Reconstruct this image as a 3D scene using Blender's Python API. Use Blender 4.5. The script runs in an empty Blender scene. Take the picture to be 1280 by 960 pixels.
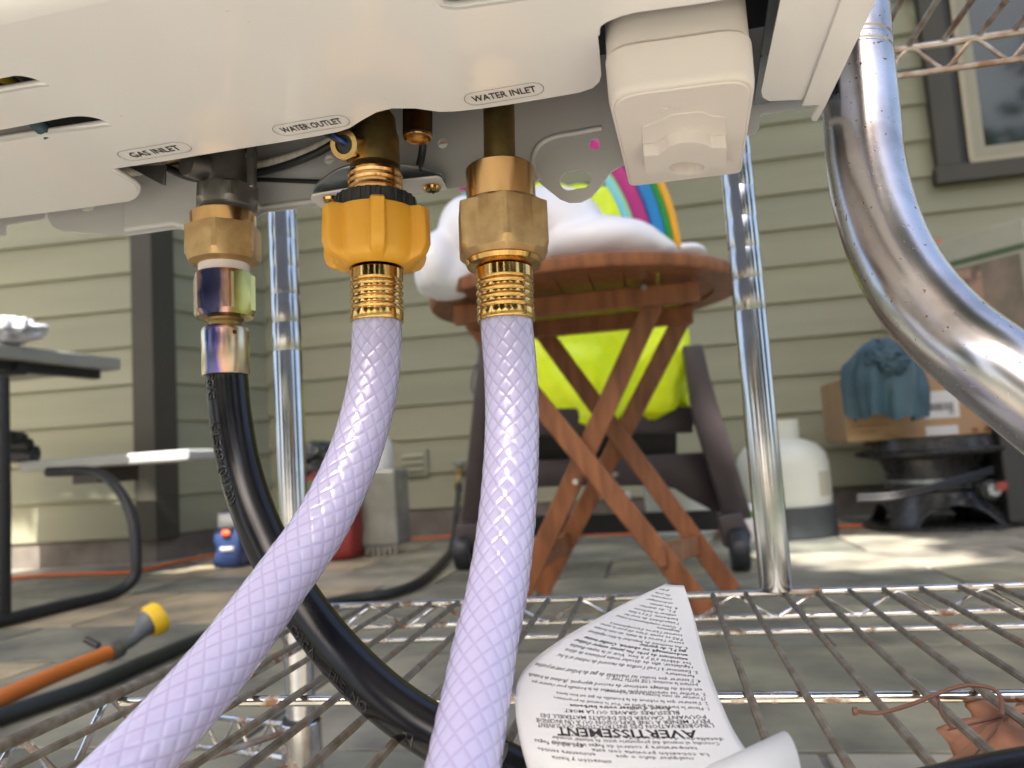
import bpy, bmesh, math, random
from mathutils import Vector, Matrix, noise as mnoise
V = Vector
R = math.radians
scn = bpy.context.scene
col = scn.collection
random.seed(7)

# ------------------------------------------------------------------ camera
F = 962.0
CAM = V((0, 0, 0.32))
CM = Matrix.Rotation(R(90 + 5.4), 4, 'X') @ Matrix.Rotation(R(-3.7), 4, 'Z')
cd = bpy.data.cameras.new('camera')
cam = bpy.data.objects.new('camera', cd)
col.objects.link(cam)
cam.matrix_world = Matrix.Translation(CAM) @ CM
cd.sensor_width = 36
cd.lens = 36 * F / 1280
cd.clip_start = 0.01
cd.clip_end = 500
cd.dof.use_dof = True
cd.dof.focus_distance = 0.36
cd.dof.aperture_fstop = 10.5
scn.camera = cam

# ------------------------------------------------------------------ world, sun, exposure
SUN_EL, SUN_AZ = R(52), R(200)          # azimuth clockwise from +y
w = bpy.data.worlds.new('World')
scn.world = w
w.use_nodes = True
nt = w.node_tree
bg = nt.nodes['Background']
sk = nt.nodes.new('ShaderNodeTexSky')
sk.sky_type = 'NISHITA'
sk.sun_disc = False
sk.sun_elevation = SUN_EL
sk.sun_rotation = SUN_AZ
sk.air_density = 1.0
sk.dust_density = 5.0
sk.ozone_density = 0.5
nt.links.new(sk.outputs[0], bg.inputs[0])
bg.inputs[1].default_value = 0.15
SDIR = V((math.sin(SUN_AZ) * math.cos(SUN_EL), math.cos(SUN_AZ) * math.cos(SUN_EL), math.sin(SUN_EL)))
sl = bpy.data.lights.new('sun', 'SUN')
sl.energy = 4.2
sl.angle = R(0.5)
sl.color = (1, 0.96, 0.9)
so = bpy.data.objects.new('sun', sl)
col.objects.link(so)
so.location = (0, -3, 8)
so.rotation_euler = (-SDIR).to_track_quat('-Z', 'Y').to_euler()
scn.view_settings.view_transform = 'Standard'
scn.view_settings.look = 'None'
scn.view_settings.gamma = 1
scn.view_settings.use_curve_mapping = False
scn.view_settings.exposure = 1.72

# ------------------------------------------------------------------ measuring helpers
R3 = CM.to_3x3()
def ray(px, py):
    return R3 @ V(((px - 640) / F, -(py - 480) / F, -1))
def P(px, py, d):
    return CAM + ray(px, py) * d
def PL(px, py, o, n):
    r = ray(px, py)
    return CAM + r * ((o - CAM).dot(n) / r.dot(n))
def G(px, py, h=0.0):
    return PL(px, py, V((0, 0, h)), V((0, 0, 1)))
def HZ(px):
    return 571 - 0.065 * (px - 640)
def depth(p):
    return -(R3.transposed() @ (p - CAM)).z

# ------------------------------------------------------------------ materials
def lin(c):
    return tuple(((x / 12.92) if x <= 0.04045 else ((x + 0.055) / 1.055) ** 2.4) for x in c)
def mat(name, c, rough=0.5, metal=0.0, c2=None, scale=6.0, detail=5, bump=0.0, bscale=60.0, rvar=0.0,
        spot=None, spot_scale=40, spot_lo=0.6, spot_hi=0.68, stretch=None, coat=0.0, sss=0.0, trans=0.0,
        rnd=None, spec=0.5, lo=0.35, hi=0.65):
    m = bpy.data.materials.new(name)
    m.use_nodes = True
    t = m.node_tree
    N, L = t.nodes, t.links
    b = N['Principled BSDF']
    b.inputs['Roughness'].default_value = rough
    b.inputs['Metallic'].default_value = metal
    b.inputs['Coat Weight'].default_value = coat
    b.inputs['Coat Roughness'].default_value = 0.05
    b.inputs['Specular IOR Level'].default_value = spec
    if sss:
        b.inputs['Subsurface Weight'].default_value = sss
        b.inputs['Subsurface Radius'].default_value = (0.004, 0.003, 0.004)
        b.inputs['Subsurface Scale'].default_value = 1.0
    if trans:
        b.inputs['Transmission Weight'].default_value = trans
    tc = N.new('ShaderNodeTexCoord')
    vec = tc.outputs['Object']
    if stretch:
        mp = N.new('ShaderNodeMapping')
        mp.inputs['Scale'].default_value = stretch
        L.new(vec, mp.inputs['Vector'])
        vec = mp.outputs[0]
    if c2 is None:
        c2 = tuple(min(1, x * 0.86) for x in c)
    nz = N.new('ShaderNodeTexNoise')
    nz.inputs['Scale'].default_value = scale
    nz.inputs['Detail'].default_value = detail
    L.new(vec, nz.inputs['Vector'])
    rp = N.new('ShaderNodeValToRGB')
    rp.color_ramp.elements[0].position = lo
    rp.color_ramp.elements[1].position = hi
    rp.color_ramp.elements[0].color = (*c2, 1)
    rp.color_ramp.elements[1].color = (*c, 1)
    L.new(nz.outputs[0], rp.inputs[0])
    out = rp.outputs[0]
    if rnd:
        oi = N.new('ShaderNodeObjectInfo')
        r2 = N.new('ShaderNodeValToRGB')
        r2.color_ramp.interpolation = 'CONSTANT'
        els = r2.color_ramp.elements
        for i, cc in enumerate(rnd):
            e = els[i] if i < 2 else els.new(i / len(rnd))
            e.position = i / len(rnd)
            e.color = (*cc, 1)
        L.new(oi.outputs['Random'], r2.inputs[0])
        mx = N.new('ShaderNodeMix')
        mx.data_type = 'RGBA'
        mx.blend_type = 'MULTIPLY'
        mx.inputs[0].default_value = 1
        L.new(out, mx.inputs[6])
        L.new(r2.outputs[0], mx.inputs[7])
        out = mx.outputs[2]
    if spot:
        n3 = N.new('ShaderNodeTexNoise')
        n3.inputs['Scale'].default_value = spot_scale
        n3.inputs['Detail'].default_value = 4
        L.new(vec, n3.inputs['Vector'])
        mr = N.new('ShaderNodeMapRange')
        mr.inputs[1].default_value = spot_lo
        mr.inputs[2].default_value = spot_hi
        L.new(n3.outputs[0], mr.inputs[0])
        mx = N.new('ShaderNodeMix')
        mx.data_type = 'RGBA'
        L.new(mr.outputs[0], mx.inputs[0])
        L.new(out, mx.inputs[6])
        mx.inputs[7].default_value = (*spot, 1)
        out = mx.outputs[2]
        if metal > 0:
            mm = N.new('ShaderNodeMath'); mm.operation = 'MULTIPLY_ADD'
            L.new(mr.outputs[0], mm.inputs[0]); mm.inputs[1].default_value = -metal; mm.inputs[2].default_value = metal
            L.new(mm.outputs[0], b.inputs['Metallic'])
            m2 = N.new('ShaderNodeMath'); m2.operation = 'MULTIPLY_ADD'
            L.new(mr.outputs[0], m2.inputs[0]); m2.inputs[1].default_value = 0.8 - rough; m2.inputs[2].default_value = rough
            L.new(m2.outputs[0], b.inputs['Roughness'])
            rvar = 0
    L.new(out, b.inputs['Base Color'])
    if rvar:
        n4 = N.new('ShaderNodeTexNoise')
        n4.inputs['Scale'].default_value = scale * 2.3
        n4.inputs['Detail'].default_value = 6
        L.new(vec, n4.inputs['Vector'])
        m2 = N.new('ShaderNodeMapRange')
        m2.inputs[1].default_value = 0.3; m2.inputs[2].default_value = 0.7
        m2.inputs[3].default_value = max(0.02, rough - rvar); m2.inputs[4].default_value = rough + rvar
        L.new(n4.outputs[0], m2.inputs[0])
        L.new(m2.outputs[0], b.inputs['Roughness'])
    if bump:
        n5 = N.new('ShaderNodeTexNoise')
        n5.inputs['Scale'].default_value = bscale
        n5.inputs['Detail'].default_value = 5
        L.new(vec, n5.inputs['Vector'])
        bp = N.new('ShaderNodeBump')
        bp.inputs['Strength'].default_value = 0.6
        bp.inputs['Distance'].default_value = bump
        L.new(n5.outputs[0], bp.inputs['Height'])
        L.new(bp.outputs[0], b.inputs['Normal'])
    return m

M = {}
M['white'] = mat('white_enamel', (0.80, 0.79, 0.82), 0.16, c2=(0.775, 0.765, 0.795), scale=5, spot=(0.5, 0.47, 0.43), spot_scale=260, spot_lo=0.735, spot_hi=0.80, bump=0.00007, bscale=38, coat=0.4, rvar=0.07)
M['white_plastic'] = mat('cream_plastic', (0.74, 0.69, 0.68), 0.42, c2=(0.72, 0.67, 0.66), scale=20, sss=0.05)
M['plate'] = mat('painted_back_plate', (0.60, 0.60, 0.63), 0.3, c2=(0.55, 0.55, 0.58), scale=12, coat=0.3)
M['dark_in'] = mat('dark_interior', (0.03, 0.035, 0.045), 0.7)
M['print'] = mat('black_print', (0.02, 0.018, 0.016), 0.6)
M['pot'] = mat('cast_pot_metal', (0.27, 0.26, 0.25), 0.4, 0.75, c2=(0.17, 0.16, 0.155), scale=60, bump=0.0001, bscale=500)
M['galv'] = mat('galvanised_steel', (0.42, 0.46, 0.50), 0.35, 0.85, c2=(0.32, 0.36, 0.4), scale=40, rvar=0.1)
M['brass'] = mat('machined_brass', (0.80, 0.52, 0.24), 0.2, 1, c2=(0.72, 0.43, 0.19), scale=14, rvar=0.07, stretch=(4, 4, 0.3))
M['brass_shiny'] = mat('polished_brass', (0.72, 0.46, 0.17), 0.13, 1, c2=(0.55, 0.34, 0.12), scale=40, rvar=0.06)
M['brass_cast'] = mat('cast_brass', (0.62, 0.43, 0.22), 0.42, 0.9, c2=(0.5, 0.33, 0.16), scale=120, bump=0.00025, bscale=1500)
M['brass_old'] = mat('tarnished_brass', (0.42, 0.30, 0.12), 0.42, 0.9, c2=(0.22, 0.15, 0.06), scale=60, bump=0.0002, bscale=400)
M['yellow'] = mat('yellow_plastic', (0.80, 0.42, 0.045), 0.36, c2=(0.76, 0.38, 0.04), scale=30, sss=0.15, bump=0.00003, bscale=600)
M['blackpl'] = mat('black_plastic', (0.012, 0.014, 0.017), 0.42, c2=(0.02, 0.022, 0.026), scale=50)
M['ptfe'] = mat('white_thread_seal', (0.82, 0.74, 0.76), 0.4, sss=0.2)
M['rubber'] = mat('glossy_black_rubber', (0.004, 0.0045, 0.007), 0.24, c2=(0.006, 0.006, 0.008), scale=30, rvar=0.04, spec=0.35)
M['chrome'] = mat('chrome_post', (0.60, 0.61, 0.64), 0.17, 1, c2=(0.46, 0.46, 0.49), scale=25, spot=(0.10, 0.05, 0.03), spot_scale=160, spot_lo=0.72, spot_hi=0.78, bump=0.00012, bscale=40)
M['chrome_pipe'] = mat('worn_chrome_pipe', (0.55, 0.53, 0.54), 0.24, 1, c2=(0.30, 0.27, 0.26), scale=16, lo=0.36, hi=0.56, spot=(0.08, 0.035, 0.02), spot_scale=420, spot_lo=0.665, spot_hi=0.72, bump=0.0002, bscale=45)
M['rail'] = mat('rusty_chrome_wire', (0.70, 0.69, 0.69), 0.16, 1, c2=(0.5, 0.48, 0.46), scale=60, spot=(0.22, 0.12, 0.07), spot_scale=55, spot_lo=0.56, spot_hi=0.66)
M['wire'] = mat('grimy_shelf_wire', (0.21, 0.19, 0.155), 0.6, 0.3, c2=(0.12, 0.10, 0.075), scale=130, spot=(0.19, 0.095, 0.05), spot_scale=90, spot_lo=0.60, spot_hi=0.7, bump=0.0004, bscale=700)
M['wire_top'] = mat('rusty_shelf_wire', (0.50, 0.48, 0.46), 0.4, 0.7, c2=(0.24, 0.15, 0.10), scale=60, bump=0.0003, bscale=500)
M['siding'] = mat('sage_siding_paint', (0.292, 0.286, 0.194), 0.62, c2=(0.262, 0.257, 0.174), scale=3, spot=(0.20, 0.19, 0.135), spot_scale=1.6, spot_lo=0.56, spot_hi=1.0, stretch=(0.4, 0.4, 4), bump=0.0006, bscale=30, rnd=[(1, 1, 1), (.95, .95, .94), (1.03, 1.02, 1.0), (.91, .92, .92), (.98, .98, 1)])
M['trim'] = mat('brown_trim_paint', (0.055, 0.049, 0.034), 0.6, bump=0.0004, bscale=60)
M['trim_lt'] = mat('tan_sash_paint', (0.40, 0.34, 0.24), 0.5)
M['found'] = mat('concrete_foundation', (0.20, 0.175, 0.145), 0.85, c2=(0.12, 0.1, 0.085), scale=9, bump=0.002, bscale=50)
M['tile'] = mat('slate_tile', (0.40, 0.36, 0.27), 0.5, c2=(0.16, 0.15, 0.13), scale=5.5, detail=9, bump=0.0016, bscale=22, rvar=0.15,
                rnd=[(1, 1, 1), (0.72, 0.76, 0.76), (0.9, 0.93, 0.88), (0.55, 0.6, 0.62), (1.15, 1.05, 0.9), (0.8, 0.82, 0.75)])
M['grout'] = mat('grey_mortar', (0.24, 0.23, 0.205), 0.9, c2=(0.16, 0.155, 0.14), scale=20, bump=0.001, bscale=200)
M['lawn'] = mat('grass_ground', (0.06, 0.1, 0.03), 0.9, c2=(0.035, 0.06, 0.02), scale=3)
M['wood'] = mat('stained_acacia', (0.29, 0.108, 0.038), 0.42, c2=(0.17, 0.058, 0.021), scale=9, stretch=(6, 6, 1), rvar=0.08, bump=0.0003, bscale=90)
M['steel'] = mat('steel_bolt', (0.5, 0.5, 0.5), 0.3, 1)
M['red_dull'] = mat('dull_red_knob', (0.28, 0.045, 0.03), 0.4)
M['neon'] = mat('neon_yellow_vinyl', (0.86, 1.0, 0.01), 0.35, c2=(0.68, 0.90, 0.004), scale=9, bump=0.006, bscale=20)
M['cloud'] = mat('white_vinyl', (0.84, 0.84, 0.88), 0.4, c2=(0.80, 0.80, 0.85), scale=8, bump=0.003, bscale=18, sss=0.1)
for n_, c_ in (('cyan', (0.25, 0.72, 0.80)), ('magenta', (0.50, 0.035, 0.22)), ('blue', (0.02, 0.25, 0.62)), ('green', (0.02, 0.28, 0.05)), ('orange', (0.85, 0.42, 0.02)), ('lime', (0.35, 0.75, 0.35))):
    M['rb_' + n_] = mat('vinyl_' + n_, c_, 0.35)
M['brownpl'] = mat('brown_resin', (0.062, 0.048, 0.050), 0.45, c2=(0.05, 0.038, 0.04), scale=15, bump=0.0003, bscale=200)
M['black'] = mat('matt_black', (0.012, 0.012, 0.013), 0.5)
M['blackmetal'] = mat('black_enamel_metal', (0.02, 0.021, 0.023), 0.28, c2=(0.03, 0.03, 0.032), scale=20, rvar=0.1)
M['tank'] = mat('white_tank_paint', (0.60, 0.62, 0.56), 0.35, c2=(0.55, 0.57, 0.5), scale=6)
M['tankbase'] = mat('charcoal_sleeve', (0.045, 0.052, 0.058), 0.5)
M['card'] = mat('cardboard', (0.36, 0.23, 0.125), 0.8, c2=(0.32, 0.20, 0.105), scale=8)
M['paper'] = mat('white_label_paper', (0.54, 0.55, 0.56), 0.5, c2=(0.51, 0.52, 0.53), scale=12, coat=0.1)
M['tarp'] = mat('slate_blue_cloth', (0.045, 0.095, 0.125), 0.6, c2=(0.02, 0.05, 0.07), scale=6, bump=0.003, bscale=30)
M['tabletop'] = mat('grey_table_plastic', (0.30, 0.295, 0.26), 0.6, c2=(0.27, 0.265, 0.23), scale=10)
M['benchtop'] = mat('pale_bench_plastic', (0.55, 0.55, 0.52), 0.6)
M['orangecord'] = mat('orange_cable', (0.75, 0.16, 0.03), 0.5)
M['orangehose'] = mat('orange_wand', (0.62, 0.17, 0.025), 0.42, c2=(0.5, 0.13, 0.02))
M['greyhose'] = mat('grey_wand_plastic', (0.10, 0.11, 0.115), 0.4)
M['headyellow'] = mat('yellow_nozzle', (0.85, 0.55, 0.02), 0.4)
M['hosegreen'] = mat('dark_garden_hose', (0.016, 0.018, 0.018), 0.5, bump=0.0006, bscale=300)
M['sashp'] = mat('sash_paint', (0.30, 0.28, 0.2), 0.5)
M['glass'] = mat('dark_window_glass', (0.015, 0.03, 0.02), 0.06, c2=(0.012, 0.02, 0.015), spec=0.5)
M['leaf'] = mat('dry_maple_leaf', (0.32, 0.145, 0.075), 0.55, c2=(0.19, 0.08, 0.042), scale=35, bump=0.0006, bscale=90)
M['vine'] = mat('dry_stem', (0.13, 0.06, 0.035), 0.6)
M['foliage'] = mat('tree_leaves', (0.085, 0.14, 0.03), 0.55, c2=(0.04, 0.075, 0.015), scale=2, lo=0.4, hi=0.6)
M['bark'] = mat('tree_bark', (0.12, 0.09, 0.065), 0.9, bump=0.01, bscale=20)
M['red'] = mat('red_plastic_sack', (0.28, 0.03, 0.025), 0.4)
M['bluebag'] = mat('blue_plastic_sack', (0.025, 0.05, 0.15), 0.4)
M['sackwhite'] = mat('white_plastic', (0.7, 0.7, 0.7), 0.4)
M['clear'] = mat('smoky_clear_plastic', (0.42, 0.42, 0.38), 0.15, c2=(0.32, 0.31, 0.27), scale=12, trans=0.35)
M['braidhose_white'] = mat('woven_white_tube', (0.66, 0.62, 0.58), 0.6, c2=(0.5, 0.47, 0.44), scale=300)
M['redmark'] = mat('red_tracer', (0.7, 0.09, 0.03), 0.6)
M['bluewire'] = mat('blue_wire', (0.02, 0.06, 0.30), 0.35)
M['yellowwire'] = mat('yellow_wire', (0.8, 0.55, 0.03), 0.4)
M['greenlabel'] = mat('green_label', (0.05, 0.42, 0.04), 0.5)
M['redlabel'] = mat('red_label', (0.75, 0.10, 0.03), 0.5)
M['yellowlabel'] = mat('yellow_label', (0.85, 0.55, 0.03), 0.5)
M['skin'] = mat('printed_box_picture', (0.42, 0.25, 0.17), 0.5, c2=(0.14, 0.09, 0.07), scale=9, lo=0.45, hi=0.55)
M['boxwhite'] = mat('printed_box_white', (0.42, 0.40, 0.32), 0.7, c2=(0.34, 0.33, 0.25))
M['boxpale'] = mat('printed_box_pale', (0.27, 0.20, 0.15), 0.7, c2=(0.17, 0.14, 0.10), scale=12)
M['boxgreen'] = mat('printed_box_green', (0.08, 0.12, 0.05), 0.5)
M['cloth'] = mat('white_cloth', (0.68, 0.68, 0.75), 0.8, bump=0.003, bscale=40)
M['cast_iron'] = mat('charcoal_cabinet', (0.03, 0.032, 0.032), 0.5)

M['emboss'] = mat('rubber_letter_glint', (0.02, 0.02, 0.022), 0.12)  # hose rubber again, coloured lighter and glossier so the letters seem to glint
def chromate(name, cyc):
    """yellow-zinc chromate plating: the plating's own colour shifts round the part"""
    m = mat(name, (0.7, 0.6, 0.35), 0.27, 1, rvar=0)
    t = m.node_tree; N, L = t.nodes, t.links
    b = N['Principled BSDF']
    uv = N.new('ShaderNodeUVMap')
    sp = N.new('ShaderNodeSeparateXYZ'); L.new(uv.outputs[0], sp.inputs[0])
    nz = N.new('ShaderNodeTexNoise'); nz.inputs['Scale'].default_value = 90; nz.inputs['Detail'].default_value = 8
    tc = N.new('ShaderNodeTexCoord'); L.new(tc.outputs['Object'], nz.inputs['Vector'])
    ma = N.new('ShaderNodeMath'); ma.operation = 'MULTIPLY_ADD'
    L.new(nz.outputs[0], ma.inputs[0]); ma.inputs[1].default_value = 0.06; L.new(sp.outputs[0], ma.inputs[2])
    rp = N.new('ShaderNodeValToRGB'); L.new(ma.outputs[0], rp.inputs[0])
    els = rp.color_ramp.elements
    for i, (p, c) in enumerate(cyc):
        e = els[i] if i < 2 else els.new(p)
        e.position = p; e.color = (*c, 1)
    L.new(rp.outputs[0], b.inputs['Base Color'])
    return m
M['chromate_nut'] = chromate('iridescent_plating', [(0.0, (0.5, 0.5, 0.28)), (0.10, (0.55, 0.47, 0.22)), (0.38, (0.55, 0.52, 0.26)), (0.445, (0.5, 0.3, 0.28)), (0.465, (0.035, 0.05, 0.12)),
                                                  (0.56, (0.06, 0.055, 0.12)), (0.60, (0.75, 0.45, 0.35)), (0.64, (0.45, 0.42, 0.12)), (0.8, (0.6, 0.5, 0.2)), (1.0, (0.62, 0.62, 0.34))])
M['chromate_ferrule'] = chromate('iridescent_ferrule_plating', [(0.0, (0.7, 0.6, 0.4)), (0.36, (0.78, 0.72, 0.45)), (0.42, (0.80, 0.66, 0.5)), (0.455, (0.06, 0.14, 0.42)), (0.485, (0.14, 0.12, 0.22)),
                                                          (0.53, (0.10, 0.10, 0.34)), (0.57, (0.72, 0.42, 0.34)), (0.63, (0.60, 0.52, 0.36)), (1.0, (0.7, 0.6, 0.4))])

def hose_material():
    m = mat('braided_lavender_pvc', (0.62, 0.55, 0.72), 0.13, c2=(0.60, 0.53, 0.70), scale=30, sss=0.45, spec=0.55)
    t = m.node_tree; N, L = t.nodes, t.links
    b = N['Principled BSDF']
    b.inputs['Subsurface Radius'].default_value = (0.006, 0.005, 0.007)
    uv = N.new('ShaderNodeUVMap')
    sp = N.new('ShaderNodeSeparateXYZ'); L.new(uv.outputs[0], sp.inputs[0])
    def fam(sign):
        a = N.new('ShaderNodeMath'); a.operation = 'MULTIPLY'; a.inputs[1].default_value = sign
        L.new(sp.outputs[1], a.inputs[0])
        s = N.new('ShaderNodeMath'); s.operation = 'ADD'; L.new(sp.outputs[0], s.inputs[0]); L.new(a.outputs[0], s.inputs[1])
        p = N.new('ShaderNodeMath'); p.operation = 'PINGPONG'; p.inputs[1].default_value = 0.5; L.new(s.outputs[0], p.inputs[0])
        r = N.new('ShaderNodeMapRange'); r.inputs[1].default_value = 0.04; r.inputs[2].default_value = 0.12; r.inputs[3].default_value = 1; r.inputs[4].default_value = 0
        L.new(p.outputs[0], r.inputs[0])
        return r.outputs[0]
    mx = N.new('ShaderNodeMath'); mx.operation = 'MAXIMUM'
    L.new(fam(1), mx.inputs[0]); L.new(fam(-1), mx.inputs[1])
    c = N.new('ShaderNodeMix'); c.data_type = 'RGBA'
    L.new(mx.outputs[0], c.inputs[0])
    c.inputs[6].default_value = (0.46, 0.44, 0.65, 1)
    b.inputs['Coat Weight'].default_value = 0.6
    c.inputs[7].default_value = (0.40, 0.37, 0.575, 1)
    L.new(c.outputs[2], b.inputs['Base Color'])
    return m
M['hose'] = hose_material()

# ------------------------------------------------------------------ object helpers
def tag(o, label, cat, group=None, kind=None):
    if label: o['label'] = label
    if cat: o['category'] = cat
    if group: o['group'] = group
    if kind: o['kind'] = kind
    return o
def thing(name, label, cat, loc, group=None):
    o = bpy.data.objects.new(name, None)
    o.empty_display_size = 0.03
    o.location = loc
    col.objects.link(o)
    return tag(o, label, cat, group)
def part(name, me, material, parent=None):
    o = bpy.data.objects.new(name, me)
    if material is not None and not me.materials:
        me.materials.append(material)
    col.objects.link(o)
    if parent is not None:
        o.parent = parent
        if parent.type == 'EMPTY':
            o.matrix_parent_inverse = Matrix.Translation(-V(parent.location))
    return o

def resample(pts, n):
    """Catmull-Rom through pts"""
    pts = [V(p) for p in pts]
    ext = [pts[0] * 2 - pts[1]] + pts + [pts[-1] * 2 - pts[-2]]
    out = []
    m = len(pts) - 1
    for i in range(n + 1):
        u = i / n * m
        k = min(int(u), m - 1)
        t = u - k
        a, b, c, d = ext[k:k + 4]
        out.append(0.5 * ((2 * b) + (c - a) * t + (2 * a - 5 * b + 4 * c - d) * t * t + (3 * b - a - 3 * c + d) * t ** 3))
    return out
def frames(pts, e0):
    fr = []
    e = V(e0)
    for i, p in enumerate(pts):
        d = (pts[min(i + 1, len(pts) - 1)] - pts[max(i - 1, 0)]).normalized()
        e = (e - d * e.dot(d)).normalized()
        fr.append((p, e.copy(), d.cross(e).normalized(), d))
    return fr

class MB:
    def __init__(s):
        s.v = []; s.f = []; s.uv = None
    def add(s, vs, fs):
        k = len(s.v)
        s.v += [V(x) for x in vs]
        s.f += [tuple(i + k for i in f) for f in fs]
        return s
    def box(s, c, size, rot=None):
        hx, hy, hz = size[0] / 2, size[1] / 2, size[2] / 2
        vs = [V((x, y, z)) for x in (-hx, hx) for y in (-hy, hy) for z in (-hz, hz)]
        if rot is not None:
            vs = [rot @ v for v in vs]
        c = V(c)
        return s.add([v + c for v in vs], [(0, 1, 3, 2), (4, 6, 7, 5), (0, 4, 5, 1), (2, 3, 7, 6), (0, 2, 6, 4), (1, 5, 7, 3)])
    def beam(s, a, b, wd, th, side):
        """rectangular bar from a to b; wd measured along 'side' direction"""
        a, b = V(a), V(b)
        d = (b - a).normalized()
        x = (V(side) - d * V(side).dot(d)).normalized()
        y = d.cross(x)
        vs = []
        for p in (a, b):
            for i, j in ((-1, -1), (1, -1), (1, 1), (-1, 1)):
                vs.append(p + x * (wd / 2 * i) + y * (th / 2 * j))
        return s.add(vs, [(0, 1, 2, 3), (4, 7, 6, 5), (0, 4, 5, 1), (1, 5, 6, 2), (2, 6, 7, 3), (3, 7, 4, 0)])
    def tube(s, pts, r, n=12, caps=True, e0=(0, -1, 0.01)):
        rr = r if isinstance(r, (list, tuple)) else [r] * len(pts)
        k = len(s.v)
        for (p, e, f, d), ra in zip(frames([V(q) for q in pts], e0), rr):
            for j in range(n):
                a = 2 * math.pi * j / n
                s.v.append(p + (e * math.cos(a) + f * math.sin(a)) * ra)
        m = len(pts)
        for i in range(m - 1):
            for j in range(n):
                a, b = k + i * n + j, k + i * n + (j + 1) % n
                s.f.append((a, b, b + n, a + n))
        if caps:
            s.f.append(tuple(k + j for j in range(n))[::-1])
            s.f.append(tuple(k + (m - 1) * n + j for j in range(n)))
        return s
    def prism(s, poly, off):
        off = V(off); n = len(poly)
        return s.add([V(p) for p in poly] + [V(p) + off for p in poly],
                     [tuple(range(n))[::-1], tuple(range(n, 2 * n))] + [(i, (i + 1) % n, (i + 1) % n + n, i + n) for i in range(n)])
    def sphere(s, c, r, nu=16, nv=10):
        c = V(c); rr = r if hasattr(r, '__len__') else (r, r, r)
        k = len(s.v)
        for i in range(1, nv):
            t = math.pi * i / nv
            for j in range(nu):
                p = 2 * math.pi * j / nu
                s.v.append(c + V((rr[0] * math.sin(t) * math.cos(p), rr[1] * math.sin(t) * math.sin(p), rr[2] * math.cos(t))))
        top, bot = len(s.v), len(s.v) + 1
        s.v += [c + V((0, 0, rr[2])), c - V((0, 0, rr[2]))]
        for i in range(nv - 2):
            for j in range(nu):
                a, b = k + i * nu + j, k + i * nu + (j + 1) % nu
                s.f.append((a, a + nu, b + nu, b))
        for j in range(nu):
            s.f.append((top, k + j, k + (j + 1) % nu))
            q = k + (nv - 2) * nu
            s.f.append((bot, q + (j + 1) % nu, q + j))
        return s
    def mesh(s, name, smooth=35, bevel=0, bseg=2, recalc=True):
        me = bpy.data.meshes.new(name)
        me.from_pydata([tuple(v) for v in s.v], [], s.f)
        if s.uv is not None:
            l = me.uv_layers.new(name='UVMap')
            fl = []
            for f in s.uv:
                for q in f: fl += q
            l.data.foreach_set('uv', fl)
        if recalc or bevel:
            bm = bmesh.new(); bm.from_mesh(me)
            if recalc: bmesh.ops.recalc_face_normals(bm, faces=bm.faces)
            if bevel:
                ed = [e for e in bm.edges if len(e.link_faces) == 2 and e.calc_face_angle(0) > 0.5]
                bmesh.ops.bevel(bm, geom=ed, offset=bevel, segments=bseg, affect='EDGES', profile=0.5, clamp_overlap=True)
            bm.to_mesh(me); bm.free()
        if smooth:
            me.polygons.foreach_set('use_smooth', [True] * len(me.polygons))
            me.set_sharp_from_angle(angle=R(smooth))
        me.update()
        return me
    def build(s, name, material, parent=None, **k):
        return part(name, s.mesh(name, **k), material, parent)

def axis(a, b):
    """a, b = (px, py, depth) of two points on a fitting's axis"""
    A, B = P(*a), P(*b)
    d = (B - A).normalized()
    e = V((0, -1, 0)); e = (e - d * e.dot(d)).normalized()
    f = d.cross(e).normalized()
    if (R3.transposed() @ f).x < 0: f = -f
    return dict(A=A, B=B, a=a, b=b, d=d, e=e, f=f)
def at(ax, py):
    t = (py - ax['a'][1]) / (ax['b'][1] - ax['a'][1])
    z = ax['a'][2] + (ax['b'][2] - ax['a'][2]) * t
    return ax['A'].lerp(ax['B'], t), z
def lathe(ax, prof, n=48, rfun=None, uvs=False, caps=True):
    """prof = [(py, half-width in px)]; theta=0 faces the viewer, growing to picture right"""
    m = MB()
    for i, (py, hw) in enumerate(prof):
        c, z = at(ax, py)
        for j in range(n):
            th = -math.pi + 2 * math.pi * j / n
            r = hw * z / F
            if rfun: r = rfun(th, r, i)
            m.v.append(c + (ax['e'] * math.cos(th) + ax['f'] * math.sin(th)) * r)
    uv = []
    for i in range(len(prof) - 1):
        for j in range(n):
            a, b = i * n + j, i * n + (j + 1) % n
            m.f.append((a, b, b + n, a + n))
            u0, u1 = j / n, (j + 1) / n
            v0, v1 = i / (len(prof) - 1), (i + 1) / (len(prof) - 1)
            uv.append([(u0, v0), (u1, v0), (u1, v1), (u0, v1)])
    if caps:
        k = (len(prof) - 1) * n
        m.f.append(tuple(range(n))[::-1]); m.f.append(tuple(range(k, k + n)))
        uv.append([(0.2, 0)] * n); uv.append([(0.2, 1)] * n)
    if uvs: m.uv = uv
    return m
def hexfun(flat_hw, z, rot=0.0, sides=6):
    ap = flat_hw * z / F
    s = 2 * math.pi / sides
    def fn(th, r, i):
        a = (th - rot + s / 2) % s - s / 2
        return min(r, ap / math.cos(a))
    return fn

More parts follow.
